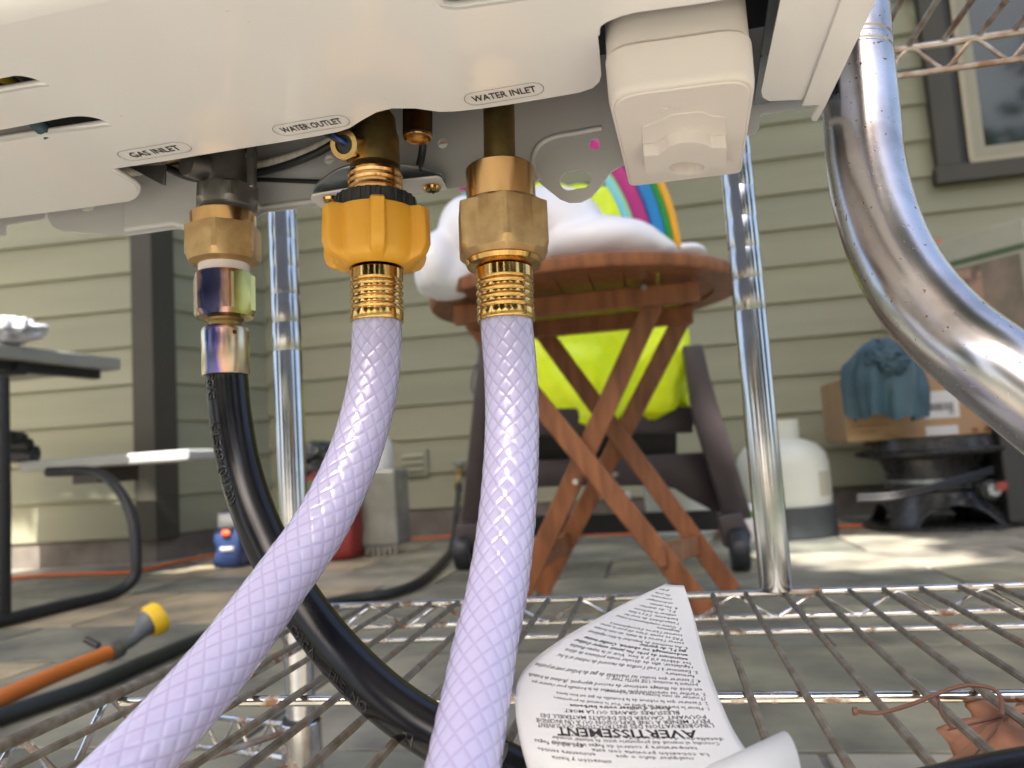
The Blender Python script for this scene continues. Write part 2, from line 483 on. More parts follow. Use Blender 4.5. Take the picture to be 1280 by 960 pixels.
def in_loop(p, loop):
    c = False; n = len(loop)
    for i in range(n):
        a, b = loop[i], loop[i - 1]
        if (a[1] > p[1]) != (b[1] > p[1]) and p[0] < (b[0] - a[0]) * (p[1] - a[1]) / (b[1] - a[1]) + a[0]: c = not c
    return c
def plate(name, outline, holes, n_thick, frame, material, parent, bevel=0.0003, res=0):
    """flat sheet of metal: 2-D outline and holes in a local frame (o, u, v, n)"""
    from mathutils.geometry import delaunay_2d_cdt
    o, u, v, n = frame
    pts, edges = [], []
    for loop in [outline] + holes:
        k = len(pts)
        pts += [V((p[0], p[1])) for p in loop]
        edges += [(k + i, k + (i + 1) % len(loop)) for i in range(len(loop))]
    vs, es, fs, *_ = delaunay_2d_cdt(pts, edges, [], 0, 1e-7)
    keep = []
    for f in fs:
        c = sum((vs[i] for i in f), V((0, 0))) / len(f)
        if in_loop(c, outline) and not any(in_loop(c, h) for h in holes): keep.append(tuple(f))
    h = n_thick / 2
    m = MB(); N_ = len(vs)
    m.v = [o + u * q.x + v * q.y + n * h for q in vs] + [o + u * q.x + v * q.y - n * h for q in vs]
    m.f = list(keep) + [tuple(i + N_ for i in f[::-1]) for f in keep]
    cnt = {}
    for f in keep:
        for i in range(len(f)):
            e = (f[i], f[(i + 1) % len(f)])
            cnt[tuple(sorted(e))] = cnt.get(tuple(sorted(e)), []) + [e]
    for k, l in cnt.items():
        if len(l) == 1: a, b = l[0]; m.f.append((b, a, a + N_, b + N_))
    return m.build(name, material, parent, smooth=40, bevel=bevel, bseg=1)
def rounded(poly, r=0.003, seg=5, radii=None):
    out = []
    n = len(poly)
    for i in range(n):
        p = V(poly[i]).to_2d(); a = V(poly[i - 1]).to_2d(); b = V(poly[(i + 1) % n]).to_2d()
        rr = radii[i] if radii else r
        da, db = (a - p), (b - p)
        k = min(rr, da.length * 0.45, db.length * 0.45)
        s, e = p + da.normalized() * k, p + db.normalized() * k
        if k < 1e-5: out.append(p); continue
        for j in range(seg + 1):
            t = j / seg
            out.append(s * (1 - t) ** 2 + p * 2 * t * (1 - t) + e * t * t)
    return out
def smooth2(poly, n):
    return [q.to_2d() for q in resample([V((p[0], p[1], 0)) for p in poly], n)]

_tcache = {}
def text2d(s, size, bold=0.0, ext=0.0, res=2):
    key = (s, size, bold, ext)
    if key in _tcache: return _tcache[key]
    cu = bpy.data.curves.new('t', 'FONT')
    cu.body = s; cu.size = size; cu.offset = bold; cu.extrude = ext; cu.resolution_u = res
    ob = bpy.data.objects.new('t', cu); col.objects.link(ob)
    dg = bpy.context.evaluated_depsgraph_get(); dg.update()
    me = bpy.data.meshes.new_from_object(ob.evaluated_get(dg))
    r = ([tuple(q.co) for q in me.vertices], [tuple(p.vertices) for p in me.polygons])
    bpy.data.objects.remove(ob); bpy.data.curves.remove(cu); bpy.data.meshes.remove(me)
    _tcache[key] = r
    return r
def blob(c, rad, seed, amp=0.15, freq=2.0, sub=4, ridge=False, rot=None, octs=4):
    bm = bmesh.new()
    bmesh.ops.create_icosphere(bm, subdivisions=sub, radius=1)
    m = MB(); off = V((seed * 3.1, seed * 1.7, seed * 5.3))
    for v in bm.verts:
        d = v.co.normalized()
        nz = mnoise.fractal(d * freq + off, 0.9, 2.2, octs)
        if octs < 4:
            w_ = d * freq + off + V((mnoise.noise(d * 2 + off), mnoise.noise(d * 2 - off), 0)) * .7
            nz = mnoise.noise(w_) + .45 * mnoise.noise(w_ * 2.3)
        if ridge: nz = 0.5 - 2.2 * abs(nz)
        q = V((d.x * rad[0], d.y * rad[1], d.z * rad[2])) * (1 + amp * nz)
        if rot is not None: q = rot @ q
        m.v.append(q + V(c))
    bm.verts.index_update()
    m.f = [tuple(v.index for v in f.verts) for f in bm.faces]
    bm.free()
    return m

# ================================================================== THE SETTING
def gp(px, d):
    p = P(px, HZ(px), d); return V((p.x, p.y, 0))
Lc = gp(195, 3.05)
L0 = Lc + (gp(0, 3.137) - Lc) * 3.2
Bk1, Bk2 = gp(395, 3.5), gp(970, 3.14)
WD = (Bk2 - Bk1).normalized()                    # along the back wall, to the right
WN = V((WD.y, -WD.x, 0))                         # out of the wall, towards the viewer
Cin = Bk1 + WD * ((gp(338, 3.54) - Bk1).dot(WD))
Bend = Bk1 + WD * 5.0
EXPO = 0.152

MB().box((0, 10, -0.07), (80, 80, 0.06)).build('ground', M['lawn'], smooth=0)['kind'] = 'structure'
PC = V((0, 1.2, 0))
prot = Matrix.Rotation(math.atan2(WD.y, WD.x), 3, 'Z')
patio = MB().box(PC + V((0, 0, -0.022)), (9.5, 6.4, 0.03), prot).build('patio', M['grout'], smooth=0)
patio['kind'] = 'structure'
rt = random.Random(3)
tm = {}
def tile_mesh(wd, dp):
    if (wd, dp) not in tm:
        tm[(wd, dp)] = MB().box((0, 0, -0.006), (wd - 0.009, dp - 0.009, 0.012)).mesh('tile', smooth=0, bevel=0.0015, bseg=1)
    return tm[(wd, dp)]
y = -1.6
rows = 0
while y < 3.6:
    dp = (0.30, 0.42)[rows % 2]
    x = -2.7 + rt.random() * -0.4
    far = y > 2.2
    while x < 2.7:
        wd = rt.choice((0.3, 0.45, 0.6, 0.6))
        p = V((0, 0, 0)) + WD * (x + wd / 2) + V((-WD.y, WD.x, 0)) * (y + dp / 2)
        o = part('tile', tile_mesh(wd, dp), M['tile'], patio)
        o.location = (p.x, p.y, rt.uniform(-0.0012, 0.0006))
        o.rotation_euler = (rt.uniform(-.002, .002), rt.uniform(-.002, .002), math.atan2(WD.y, WD.x))
        x += wd
    y += dp; rows += 1

# ---- house: lap boards, corner board, foundation, window, vent, tap
house = thing('house', 'sage green lap sided house with brown corner board behind the patio', 'house', (Cin.x, Cin.y, 0))
def boards(A, B, bottom, n, ext=0.0):
    d = (B - A).normalized(); nn = V((d.y, -d.x, 0))
    rb = random.Random(int(abs(A.x) * 1000))
    for k in range(n):
        h = bottom + k * EXPO
        prof = [(0.016, h), (0.0175, h + 0.004), (0.005, h + EXPO + 0.012), (-0.006, h + EXPO + 0.012), (-0.006, h)]
        cuts = [0, 1]
        if (B - A).length > 2 and rb.random() < .6: cuts = [0, rb.uniform(.12, .75), 1]
        for c0_, c1_ in zip(cuts, cuts[1:]):
            a_ = A.lerp(B, c0_) + (d * .0009 if c0_ > 0 else V((0, 0, 0))); b_ = A.lerp(B, c1_) - (d * .0009 if c1_ < 1 else V((0, 0, 0)))
            w_ = V((0, 0, rb.uniform(-.0012, .0012)))
            MB().prism([a_ + nn * a + V((0, 0, z)) for a, z in prof], b_ - a_ + w_).build('siding_board', M['siding'], house, smooth=0)
    m = MB()
    m.prism([A - nn * 0.01, B - nn * 0.01, B - nn * 0.12, A - nn * 0.12], (0, 0, 3.0))
    m.build('wall', M['siding'], house, smooth=0)
    m = MB()
    m.prism([A + nn * 0.006 + V((0, 0, -0.02)), B + nn * 0.006 + V((0, 0, -0.02)), B - nn * 0.009 + V((0, 0, -0.02)), A - nn * 0.009 + V((0, 0, -0.02))], (0, 0, bottom + 0.02))
    m.build('foundation', M['found'], house, smooth=0)
boards(L0, Lc, 0.10, 17)
boards(Lc, Cin, 0.10, 17)
boards(Cin, Bend, 0.118, 17)
dl = (Lc - L0).normalized(); nl = V((dl.y, -dl.x, 0)); ds = (Cin - Lc).normalized(); ns = V((ds.y, -ds.x, 0))
m = MB()
a, b, c = Lc - dl * 0.078, Lc, Lc + ds * 0.085
e = 0.024
m.prism([a + nl * e, Lc + nl * e + ns * e * 0.8, c + ns * e, c, Lc, a], (0, 0, 2.7))
for v in m.v: v.z += 0.085
m.build('corner_board', M['trim'], house, smooth=0, bevel=0.002)
def wall_t(px, py, off=0.03):
    q = PL(px, py, Cin + WN * off, WN)
    return (q - Cin).dot(WD), q.z
def wp(t, h, off):
    return Cin + WD * t + WN * off + V((0, 0, h))
# window (lower left corner in view)
t0, h0 = wall_t(1172, 232)
T1, H1 = t0 + 1.0, h0 + 1.25
win = MB()
tw = 0.085
def wbox(m, ta, tb, ha, hb, o0, o1):
    m.prism([wp(ta, ha, o0), wp(tb, ha, o0), wp(tb, ha, o1), wp(ta, ha, o1)], (0, 0, hb - ha))
for q in ((t0, t0 + tw, h0 + tw * .8, H1), (T1 - tw, T1, h0 + tw * .8, H1), (t0 - 0.01, T1 + 0.01, h0, h0 + tw * .8), (t0, T1, H1, H1 + tw)):
    wbox(win, *q, 0.002, 0.06)
wo = win.build('window', M['trim'], house, smooth=0, bevel=0.002)
def wpart(name, material, rects, o0, o1):
    m = MB()
    for q in rects: wbox(m, *q, o0, o1)
    m.build(name, material, wo, smooth=0, bevel=0.0015)
i0 = t0 + tw
wpart('gap_strip', M['black'], [(i0, i0 + 0.035, h0 + tw * .8, H1)], 0.004, 0.034)  # black strip colours in the shade of the gap beside the trim
wpart('frame', M['trim_lt'], [(i0 + 0.035, i0 + 0.055, h0 + tw * .8, H1), (i0 + 0.035, T1 - tw, h0 + tw * .8, h0 + tw * .8 + 0.02)], 0.003, 0.048)
s0, sh = i0 + 0.055, h0 + tw * .8 + 0.02
wpart('sash', M['sashp'], [(s0, s0 + 0.045, sh, H1), (T1 - tw - 0.045, T1 - tw, sh, H1), (s0 + 0.045, T1 - tw - 0.045, sh, sh + 0.045)], 0.001, 0.042)
wpart('glass', M['glass'], [(s0 + 0.045, T1 - tw - 0.045, sh + 0.045, H1)], 0.0, 0.027)
# vent plate
ta, ha = wall_t(499, 597); tb, hb = wall_t(533, 560)
m = MB(); wbox(m, ta, tb, ha, hb, 0.01, 0.03)
vo = m.build('vent', M['siding'], house, smooth=0, bevel=0.004)
for k in range(3):
    m = MB(); hh = ha + (hb - ha) * (0.16 + 0.25 * k)
    m.prism([wp(ta + .018, hh, .03), wp(ta + .018, hh + .022, .03), wp(ta + .018, hh + 0.005, .042)], WD * (tb - ta - .036))
    m.build('louver', M['siding'], vo, smooth=0)
# tap on the wall
tq, hq = wall_t(576, 590)
m = MB().tube([wp(tq, hq, 0.0), wp(tq, hq, 0.05), wp(tq, hq - 0.02, 0.075), wp(tq, hq - 0.05, 0.08)], 0.011, 12)
m.sphere(wp(tq, hq, 0.045), 0.018)
tp = m.build('tap', M['brass_old'], house)
m = MB().tube([wp(tq, hq + 0.035, 0.045), wp(tq, hq + 0.045, 0.045)], 0.024, 14)
m.build('tap_handle', M['galv'], tp)

# ---- trees behind and beside the viewer: one is added to shade the patio, the others show in the chrome
PATCH = []            # spots kept free of leaves so the sun reaches them (x, y, z, rx, ry)
def patch(px, py, rx, ry, h=0.0):
    g = G(px, py, h); PATCH.append((g.x, g.y, g.z, rx, ry))
def crown(root, c, rad, n, size, seed):
    rr = random.Random(seed)
    m = MB(); vs, fs = [], []
    cl = []
    for _ in range(max(10, n // 60)):
        d = V((rr.gauss(0, 1), rr.gauss(0, 1), rr.gauss(0, 1))).normalized() * rr.random() ** 0.4
        cl.append(V((d.x * rad[0], d.y * rad[1], d.z * rad[2])) + V(c))
    for _ in range(n):
        q = rr.choice(cl) + V((rr.gauss(0, .24), rr.gauss(0, .24), rr.gauss(0, .16))) * (sum(rad) / 5)
        ok = True
        for (x, y_, z, rx, ry) in PATCH:
            k = (q.z - z) / SDIR.z
            g = q - SDIR * k
            if ((g.x - x) / rx) ** 2 + ((g.y - y_) / ry) ** 2 < 1: ok = False; break
        if not ok: continue
        u = V((rr.gauss(0, 1), rr.gauss(0, 1), rr.gauss(0, .5))).normalized(); t = u.orthogonal().normalized()
        s = size * rr.uniform(.6, 1.3)
        k0 = len(vs)
        vs += [q - u * s, q + t * s * .5, q + u * s, q - t * s * .5]
        fs += [(k0, k0 + 1, k0 + 2), (k0, k0 + 2, k0 + 3)]
    me = bpy.data.meshes.new('crown'); me.from_pydata([tuple(v) for v in vs], [], fs)
    part('crown', me, M['foliage'], root)
def tree(label, base, hgt, c, rad, n, size, seed):
    t = thing('tree', label, 'tree', base, 'trees round the garden')
    b = V(base)
    m = MB().tube(resample([b, b + V((.1, .05, hgt * .4)), V(c)], 8), [0.2 - .018 * i for i in range(9)], 10)
    rr = random.Random(seed)
    for k in range(6):
        e_ = V(c) + V((rr.uniform(-1, 1) * rad[0], rr.uniform(-1, 1) * rad[1], rr.uniform(-.5, .8) * rad[2])) * .8
        m.tube(resample([b.lerp(V(c), .6 + .06 * k), b.lerp(V(c), .6) .lerp(e_, .5) + V((0, 0, .2)), e_], 5), [.07 - .011 * i for i in range(6)], 6)
    m.build('trunk', M['bark'], t)
    crown(t, c, rad, n, size, seed)
    return t

# ================================================================== THINGS ON THE PATIO
def quadbar(m, a, b, wd, th, side): m.beam(a, b, wd, th, side)
# ---- round folding table
HT = 0.645
Tc = P(729, 365, 1.57); Tc = V((Tc.x, Tc.y, 0)); RT = 0.312
tbl = thing('folding_table', 'round reddish brown wooden folding table on crossed legs', 'table', Tc)
WB = V((-WD.y, WD.x, 0))
m = MB()
n = 64
for (r0, z0) in ((RT - .055, HT - .024), (RT - .004, HT - .024), (RT, HT - .018), (RT, HT - .004), (RT - .004, HT), (RT - .055, HT)):
    for j in range(n):
        t = 2 * math.pi * j / n
        m.v.append(Tc + V((math.cos(t) * r0, math.sin(t) * r0, z0)))
for i in range(6):
    for j in range(n):
        a, b = i * n + j, i * n + (j + 1) % n
        c_, d_ = ((i + 1) % 6) * n + (j + 1) % n, ((i + 1) % 6) * n + j
        m.f.append((a, b, c_, d_))
m.build('rim', M['wood'], tbl)
sw = 0.058
for k in range(-4, 5):
    xx = k * (sw + .0015)
    if abs(xx) > RT - .05: continue
    hl = math.sqrt((RT - .05) ** 2 - xx ** 2)
    MB().beam(Tc + WD * xx - WB * hl + V((0, 0, HT - .011)), Tc + WD * xx + WB * hl + V((0, 0, HT - .011)), sw, .018, WD).build('slat', M['wood'], tbl, smooth=0, bevel=0.002)
zb = HT - .048
for yb, l in ((-0.13, .24), (0.12, .24)):
    MB().beam(Tc + WB * yb - WD * l + V((0, 0, zb)), Tc + WB * yb + WD * (l - .02) + V((0, 0, zb)), .038, .02, (0, 0, 1)).build('apron', M['wood'], tbl, smooth=0, bevel=0.003)
MB().beam(Tc - WD * .20 - WB * .12 + V((0, 0, zb - .004)), Tc - WD * .20 + WB * .12 + V((0, 0, zb - .004)), .035, .03, (0, 0, 1)).build('crossbar', M['wood'], tbl, smooth=0, bevel=0.003)
def leg(foot, top, wd=.040, th=.019, nm='leg'):
    f_, t_ = V(foot), V(top)
    m = MB()
    fd = (t_ - f_).normalized()
    m.beam(f_, t_, wd, th, WD)
    return m.build(nm, M['wood'], tbl, smooth=0, bevel=0.003)
fA, fB, fC, fD = G(640, 768, .004), G(888, 771, .004), G(676, 741, .004), G(916, 739, .004)
TA, TB_, TC, TD = P(822, 368, 1.49), P(592, 402, 1.56), P(853, 397, 1.68), P(676, 412, 1.76)
leg(fA, TA); leg(fB - WB * -.02, TB_); leg(fC, TC); leg(fD, TD)
MB().beam(fB.lerp(TB_, .19), fD.lerp(TD, .17), .042, .016, (0, 0, 1)).build('stretcher', M['wood'], tbl, smooth=0, bevel=.002)
MB().beam(fA.lerp(TA, .17), fC.lerp(TC, .2), .042, .016, (0, 0, 1)).build('stretcher', M['wood'], tbl, smooth=0, bevel=.002)
for q in ((720, 602, 1.485), (769, 593, 1.66), (805, 361, 1.42), (845, 398, 1.66)):
    p = P(*q)
    MB().tube([p + WB * .03, p - WB * .014], .0055, 10).build('bolt', M['steel'], tbl)

# ---- inflatable cloud with rainbow on the table
cz = 1.50
cl = thing('inflatable_cloud', 'white inflatable cloud with a rainbow arch lying on the round table', 'pool float', P(680, 330, cz))
m = MB()
for (px, py, d, rx, rz, ry) in ((588, 292, 1.44, 42, 46, .09), (545, 330, 1.40, 26, 40, .07), (640, 286, 1.50, 75, 50, .12), (560, 350, 1.42, 34, 28, .06), (742, 313, 1.5, 88, 36, .13),
                                (690, 287, 1.52, 66, 50, .12), (794, 317, 1.52, 48, 25, .10), (616, 330, 1.46, 70, 34, .10), (530, 345, 1.42, 12, 26, .05), (760, 322, 1.52, 90, 18, .12)):
    m.sphere(P(px, py, d), (rx * d / F, ry, rz * d / F), 20, 12)
me = m.mesh('body', smooth=0)
ob = bpy.data.objects.new('b', me); col.objects.link(ob)
md = ob.modifiers.new('r', 'REMESH'); md.mode = 'VOXEL'; md.voxel_size = 0.008; md.use_smooth_shade = True
ms = ob.modifiers.new('s', 'SMOOTH'); ms.iterations = 10; ms.factor = 0.6
dg = bpy.context.evaluated_depsgraph_get(); dg.update()
me2 = bpy.data.meshes.new_from_object(ob.evaluated_get(dg)); bpy.data.objects.remove(ob)
me2.materials.clear(); me2.name = 'body'
for v in me2.vertices:
    v.co += V((0, -1, 0)) * (0.006 * mnoise.noise(v.co * 9)) + V((0, 0, 1)) * .004 * mnoise.noise(v.co * 22)
part('body', me2, M['cloud'], cl)
MB().sphere(P(852, 319, 1.62), (.05, .07, .019), 18, 10).build('lobe', M['cloud'], cl)
def arch(r, cxp, cyp, d, wd, mt, nm):
    pts = []
    for i in range(33):
        t = R(6 + 147 * i / 32)
        back = max(0, -math.cos(t))
        pts.append(P(cxp + math.cos(t) * r * (1 if t < R(90) else .08), cyp - math.sin(t) * r, d + .22 * back))
    MB().tube(pts, wd * d / F, 14).build(nm, mt, cl)
for r, wd, k in ((197, 5, 'rb_cyan'), (202, 4, 'rb_lime'), (213.5, 10, 'rb_magenta'), (231, 9, 'rb_blue'), (243, 6, 'rb_green'), (252, 5.5, 'rb_orange')):
    arch(r, 596, 335, 1.56, wd, M[k], 'rainbow_band')

# ---- brown resin stand
st = thing('resin_stand', 'brown plastic wheeled stand holding the neon yellow sack behind the table', 'stand', G(760, 690))
def spx(pts, d, th, m=None):
    m = m or MB(); m.prism([P(x, y_, d) for x, y_ in pts], V((WN.x, WN.y, 0)) * -th); return m
spx([(599, 425), (610, 425), (601, 655), (576, 655)], 2.10, .05).build('leg', M['brownpl'], st, smooth=30, bevel=.004)
spx([(853, 432), (878, 430), (887, 470), (941, 648), (907, 652), (866, 520)], 1.98, .06).build('leg', M['brownpl'], st, smooth=30, bevel=.004)
spx([(610, 512), (868, 508), (866, 541), (609, 546)], 2.08, .035).build('top_rail', M['brownpl'], st, smooth=30, bevel=.004)
arcp = [(606, 578), (700, 575), (885, 565), (905, 640), (893, 640)] + [(880 - 18 * i, 640 - 33 * math.sin(math.pi / 2 * i / 3)) for i in range(1, 4)] + [(700, 608), (605, 612)]
spx(arcp, 2.06, .03).build('lower_rail', M['brownpl'], st, smooth=30, bevel=.003)
spx([(608, 546), (846, 541), (846, 570), (606, 578)], 2.2, .02).build('tray', M['black'], st, smooth=0)
spx([(602, 648), (897, 638), (899, 663), (600, 672)], 2.24, .03).build('base_rail', M['black'], st, smooth=0)
spx([(569, 655), (603, 655), (600, 682), (567, 686)], 2.04, .06).build('foot', M['brownpl'], st, smooth=30, bevel=.006)
spx([(897, 646), (926, 640), (940, 668), (936, 692), (905, 684)], 1.93, .06).build('foot', M['brownpl'], st, smooth=30, bevel=.006)
for (px, py, d, r) in ((581, 688, 2.07, 25), (924, 687, 1.93, 27)):
    c = P(px, py, d)
    m = MB()
    for rr, oo in ((.3, -.02), (.9, -.022), (1, -.014), (1, .014), (.9, .022), (.3, .02)):
        for j in range(24):
            t = 2 * math.pi * j / 24
            m.v.append(c + WB * (math.cos(t) * r * d / F * rr) + V((0, 0, math.sin(t) * r * d / F * rr)) + WD * oo * 1.0)
    for i in range(6):
        for j in range(24):
            a, b = i * 24 + j, i * 24 + (j + 1) % 24
            m.f.append((a, b, ((i + 1) % 6) * 24 + (j + 1) % 24, ((i + 1) % 6) * 24 + j))
    m.build('wheel', M['blackpl'], st)
# neon sack
yc = P(738, 385, 2.22)
m = MB(); N_ = 40
hw, hd, hh = .275, .12, .335
bm = bmesh.new(); bmesh.ops.create_cube(bm, size=2); bmesh.ops.subdivide_edges(bm, edges=bm.edges, cuts=22, use_grid_fill=True)
for v in bm.verts:
    q = v.co.copy(); s = q.normalized() * 1.25
    q = q * .72 + s * .28
    z = q.z
    pin = 1 - .18 * max(0, z) ** 2
    q = V((q.x * hw * pin, q.y * hd * pin, z * hh))
    k = mnoise.fractal(V((q.x * 5, q.y * 5, q.z * 3.5)), .8, 2.1, 4)
    rg = abs(mnoise.noise(V((q.x * 9, q.y * 9 + 4, q.z * 5))))
    q += V((v.co.x, v.co.y, v.co.z)) * (.035 * k - .065 * rg)
    v.co = prot @ q + V((yc.x, yc.y, yc.z))
me = bpy.data.meshes.new('neon_sack'); bm.to_mesh(me); bm.free()
me.polygons.foreach_set('use_smooth', [True] * len(me.polygons))
tag(part('neon_sack', me, M['neon']), 'big crumpled neon yellow vinyl sack standing on the brown stand', 'sack')

# ---- bucket and small pots behind the stand
c = G(843, 668); c = gp(843, 2.62)
m = MB()
def rev(m, c, prof, n=32, close=True):
    k = len(m.v)
    for r, z in prof:
        for j in range(n):
            t = 2 * math.pi * j / n
            m.v.append(V((c.x + math.cos(t) * r, c.y + math.sin(t) * r, c.z + z)))
    for i in range(len(prof) - 1):
        for j in range(n):
            a, b = k + i * n + j, k + i * n + (j + 1) % n
            m.f.append((a, b, b + n, a + n))
    if close:
        m.f.append(tuple(range(k, k + n))[::-1]); m.f.append(tuple(range(k + (len(prof) - 1) * n, k + len(prof) * n)))
    return m
bk = thing('bucket', 'white plastic bucket on the floor behind the brown stand', 'bucket', c)
rev(MB(), c, [(.10, 0), (.105, .01), (.122, .22), (.126, .225), (.126, .24), (.12, .24)]).build('body', M['tank'], bk)
rev(MB(), c, [(.104, .035), (.1255, .036), (.1275, .05), (.1065, .06)], close=False).build('rim', M['sackwhite'], bk)
c = G(862, 671)
tb = thing('paint_tin', 'low white tin with a yellow and red label under the brown stand', 'tin', c)
rev(MB(), c, [(.092, 0), (.094, .004), (.094, .032), (.085, .036)]).build('body', M['sackwhite'], tb)
def wrap(m, c, r, a0, a1, z0, z1, n=10):
    k = len(m.v)
    for i in range(n + 1):
        t = R(a0 + (a1 - a0) * i / n)
        for z in (z0, z1): m.v.append(V((c.x + math.cos(t) * r, c.y + math.sin(t) * r, c.z + z)))
    for i in range(n): m.f.append((k + 2 * i, k + 2 * i + 2, k + 2 * i + 3, k + 2 * i + 1))
    return m
wrap(MB(), c, .0946, -102, -72, .012, .033).build('label', M['yellowlabel'], tb)
wrap(MB(), c, .0946, -98, -72, .003, .012).build('label_band', M['redlabel'], tb)
c = G(785, 672) + WB * .3
fl = thing('spray_bottle', 'narrow pale bottle standing behind the crossing of the table legs', 'bottle', c)
rev(MB(), c, [(.018, 0), (.019, .004), (.019, .10), (.008, .115), (.008, .13)]).build('body', M['sackwhite'], fl)
rev(MB(), c + V((0, 0, .13)), [(.01, 0), (.01, .02)]).build('cap', M['sackwhite'], fl)

# ---- propane tank
c = gp(974, 2.62); c.z = 0
tk = thing('propane_tank', 'white propane tank with a charcoal sleeve round its foot', 'gas tank', c)
rt_ = 55 * 2.62 / F
s_ = rt_ / .155
rev(MB(), c, [(rt_ * .8, .03), (rt_ * .97, .09), (rt_, .12), (rt_, .235), (rt_ * .95, .27), (rt_ * .78, .30), (rt_ * .5, .318), (.02, .325)]).build('body', M['tank'], tk)
rev(MB(), c, [(rt_ * 1.0, 0), (rt_ * 1.05, .005), (rt_ * 1.05, .098), (rt_ * 1.0, .1)]).build('sleeve', M['tankbase'], tk)
for a0 in (30, 210):
    m = MB()
    for i in range(13):
        t = R(a0 + 120 * i / 12)
        for r_, z in ((.062, .30), (.062, .385), (.066, .385), (.066, .30)):
            m.v.append(V((c.x + math.cos(t) * r_, c.y + math.sin(t) * r_, z)))
    for i in range(12):
        for j in range(4):
            a, b = 4 * i + j, 4 * i + (j + 1) % 4
            m.f.append((a, b, b + 4, a + 4))
    m.f.append((0, 1, 2, 3)); m.f.append((51, 50, 49, 48))
    m.build('collar', M['tank'], tk)
wrap(MB(), c, rt_ + .0008, -62, -38, .13, .21).build('label', M['boxwhite'], tk)
rev(MB(), c, [(rt_ * .985, .168), (rt_ * 1.006, .17), (rt_ * 1.006, .174), (rt_ * .985, .176)], close=False).build('weld_seam', M['tank'], tk)
rev(MB(), c, [(.018, .32), (.018, .35), (.012, .352), (.012, .37), (.03, .372), (.03, .385)]).build('valve', M['brass_old'], tk)
c = G(936, 676)
pb = thing('cleaner_jug', 'small white canister with a green band left of the propane tank', 'canister', c)
rev(MB(), c, [(.030, 0), (.032, .004), (.032, .10), (.025, .112), (.025, .12)]).build('body', M['sackwhite'], pb)
wrap(MB(), c, .0325, 0, 360, .078, .098, 30).build('label', M['greenlabel'], pb)

# ---- black round cooker with hose and knob
c = G(1160, 655) ; c = gp(1160, 2.62); cd_ = 2.62
ck = thing('round_cooker', 'black round gas cooker base with two arched openings beside the tank', 'cooker', c)
r0 = 86 * cd_ / F
def conep(r, z, t): return V((c.x + math.cos(t) * r, c.y + math.sin(t) * r, z))
m = MB(); n = 288; rows_ = 40
def lerp(a, b, t): return a + (b - a) * t
hcone = .108
for i in range(rows_ + 1):
    z = .012 + hcone * i / rows_
    for j in range(n):
        t = 2 * math.pi * j / n
        m.v.append(conep(lerp(r0 * .98, r0 * .66, (i / rows_) ** .8), z, t))
for i in range(rows_):
    for j in range(n):
        zz = (i + .5) / rows_
        a_ = (j / n * 4 + .62) % 1.0
        inside = abs(a_ - .5) < .36 and zz < .62 * math.sqrt(max(0, 1 - ((a_ - .5) / .36) ** 2))
        if inside: continue
        a, b = i * n + j, i * n + (j + 1) % n
        m.f.append((a, b, b + n, a + n))
me = m.mesh('base', smooth=40)
o = part('base', me, M['blackmetal'], ck)
sm = o.modifiers.new('thick', 'SOLIDIFY'); sm.thickness = .004
rev(MB(), c, [(r0 * .97, 0), (r0 * 1.0, .002), (r0 * 1.0, .012), (r0 * .96, .014)]).build('foot_ring', M['blackmetal'], ck)
rev(MB(), c, [(r0 * .66, .125), (r0 * .62, .18), (r0 * .7, .225), (r0 * 1.0, .24), (r0 * 1.03, .25), (r0 * 1.0, .256), (r0 * .9, .26), (r0 * .88, P(1060, 553, 2.55).z - .002)]).build('bowl', M['blackmetal'], ck)
rev(MB(), c, [(r0 * .4, .10), (r0 * .64, .13), (r0 * .645, .16), (r0 * .5, .165)]).build('burner_ring', M['galv'], ck)
for k_ in range(2):
    pts = [P(1072, 625 - 5 * k_, cd_ - .25), P(1120, 622 - 5 * k_, cd_ - .3), P(1180, 608 - 5 * k_, cd_ - .3), P(1240, 590 - 5 * k_, cd_ - .2)]
    MB().tube(resample(pts, 16), .0075, 8).build('gas_hose', M['black'], ck)
kp = P(1240, 612, cd_ - .26)
MB().tube([kp + WB * .05, kp], .03, 18).build('valve_box', M['blackmetal'], ck)
MB().tube([kp, kp - WB * .02], .019, 18).build('knob', M['galv'], ck)
MB().tube([P(1262, 608, cd_ - .3) + WB * .04, P(1252, 608, cd_ - .3)], .014, 16).build('red_knob', M['red_dull'], ck)

# ---- dark cabinet at the right edge and the box on it
cc = gp(1330, 2.45)
q0 = V((cc.x, cc.y, 0))
cab = thing('grill_cabinet', 'dark charcoal cabinet at the right behind the cooker', 'cabinet', q0)
MB().box(q0 + V((0, 0, .17)) + WB * .12, (.44, .38, .31), prot).build('body', M['cast_iron'], cab, smooth=0, bevel=.008)
MB().box(q0 + V((0, 0, .335)) + WB * .12, (.46, .40, .012), prot).build('lid', M['cast_iron'], cab, smooth=0, bevel=.004)
for sx in (-.18, .18): MB().box(q0 + WD * sx - WB * .03 + V((0, 0, .008)), (.04, .04, .016), prot).build('foot', M['black'], cab, smooth=0)
# shelf board carrying the carton: cooker bowl and cabinet top
bA = P(1060, 553, 2.55); bl = V((bA.x, bA.y, bA.z))
bx = thing('cardboard_box', 'brown cardboard box with a white barcode label on top of the round cooker', 'box', bl)
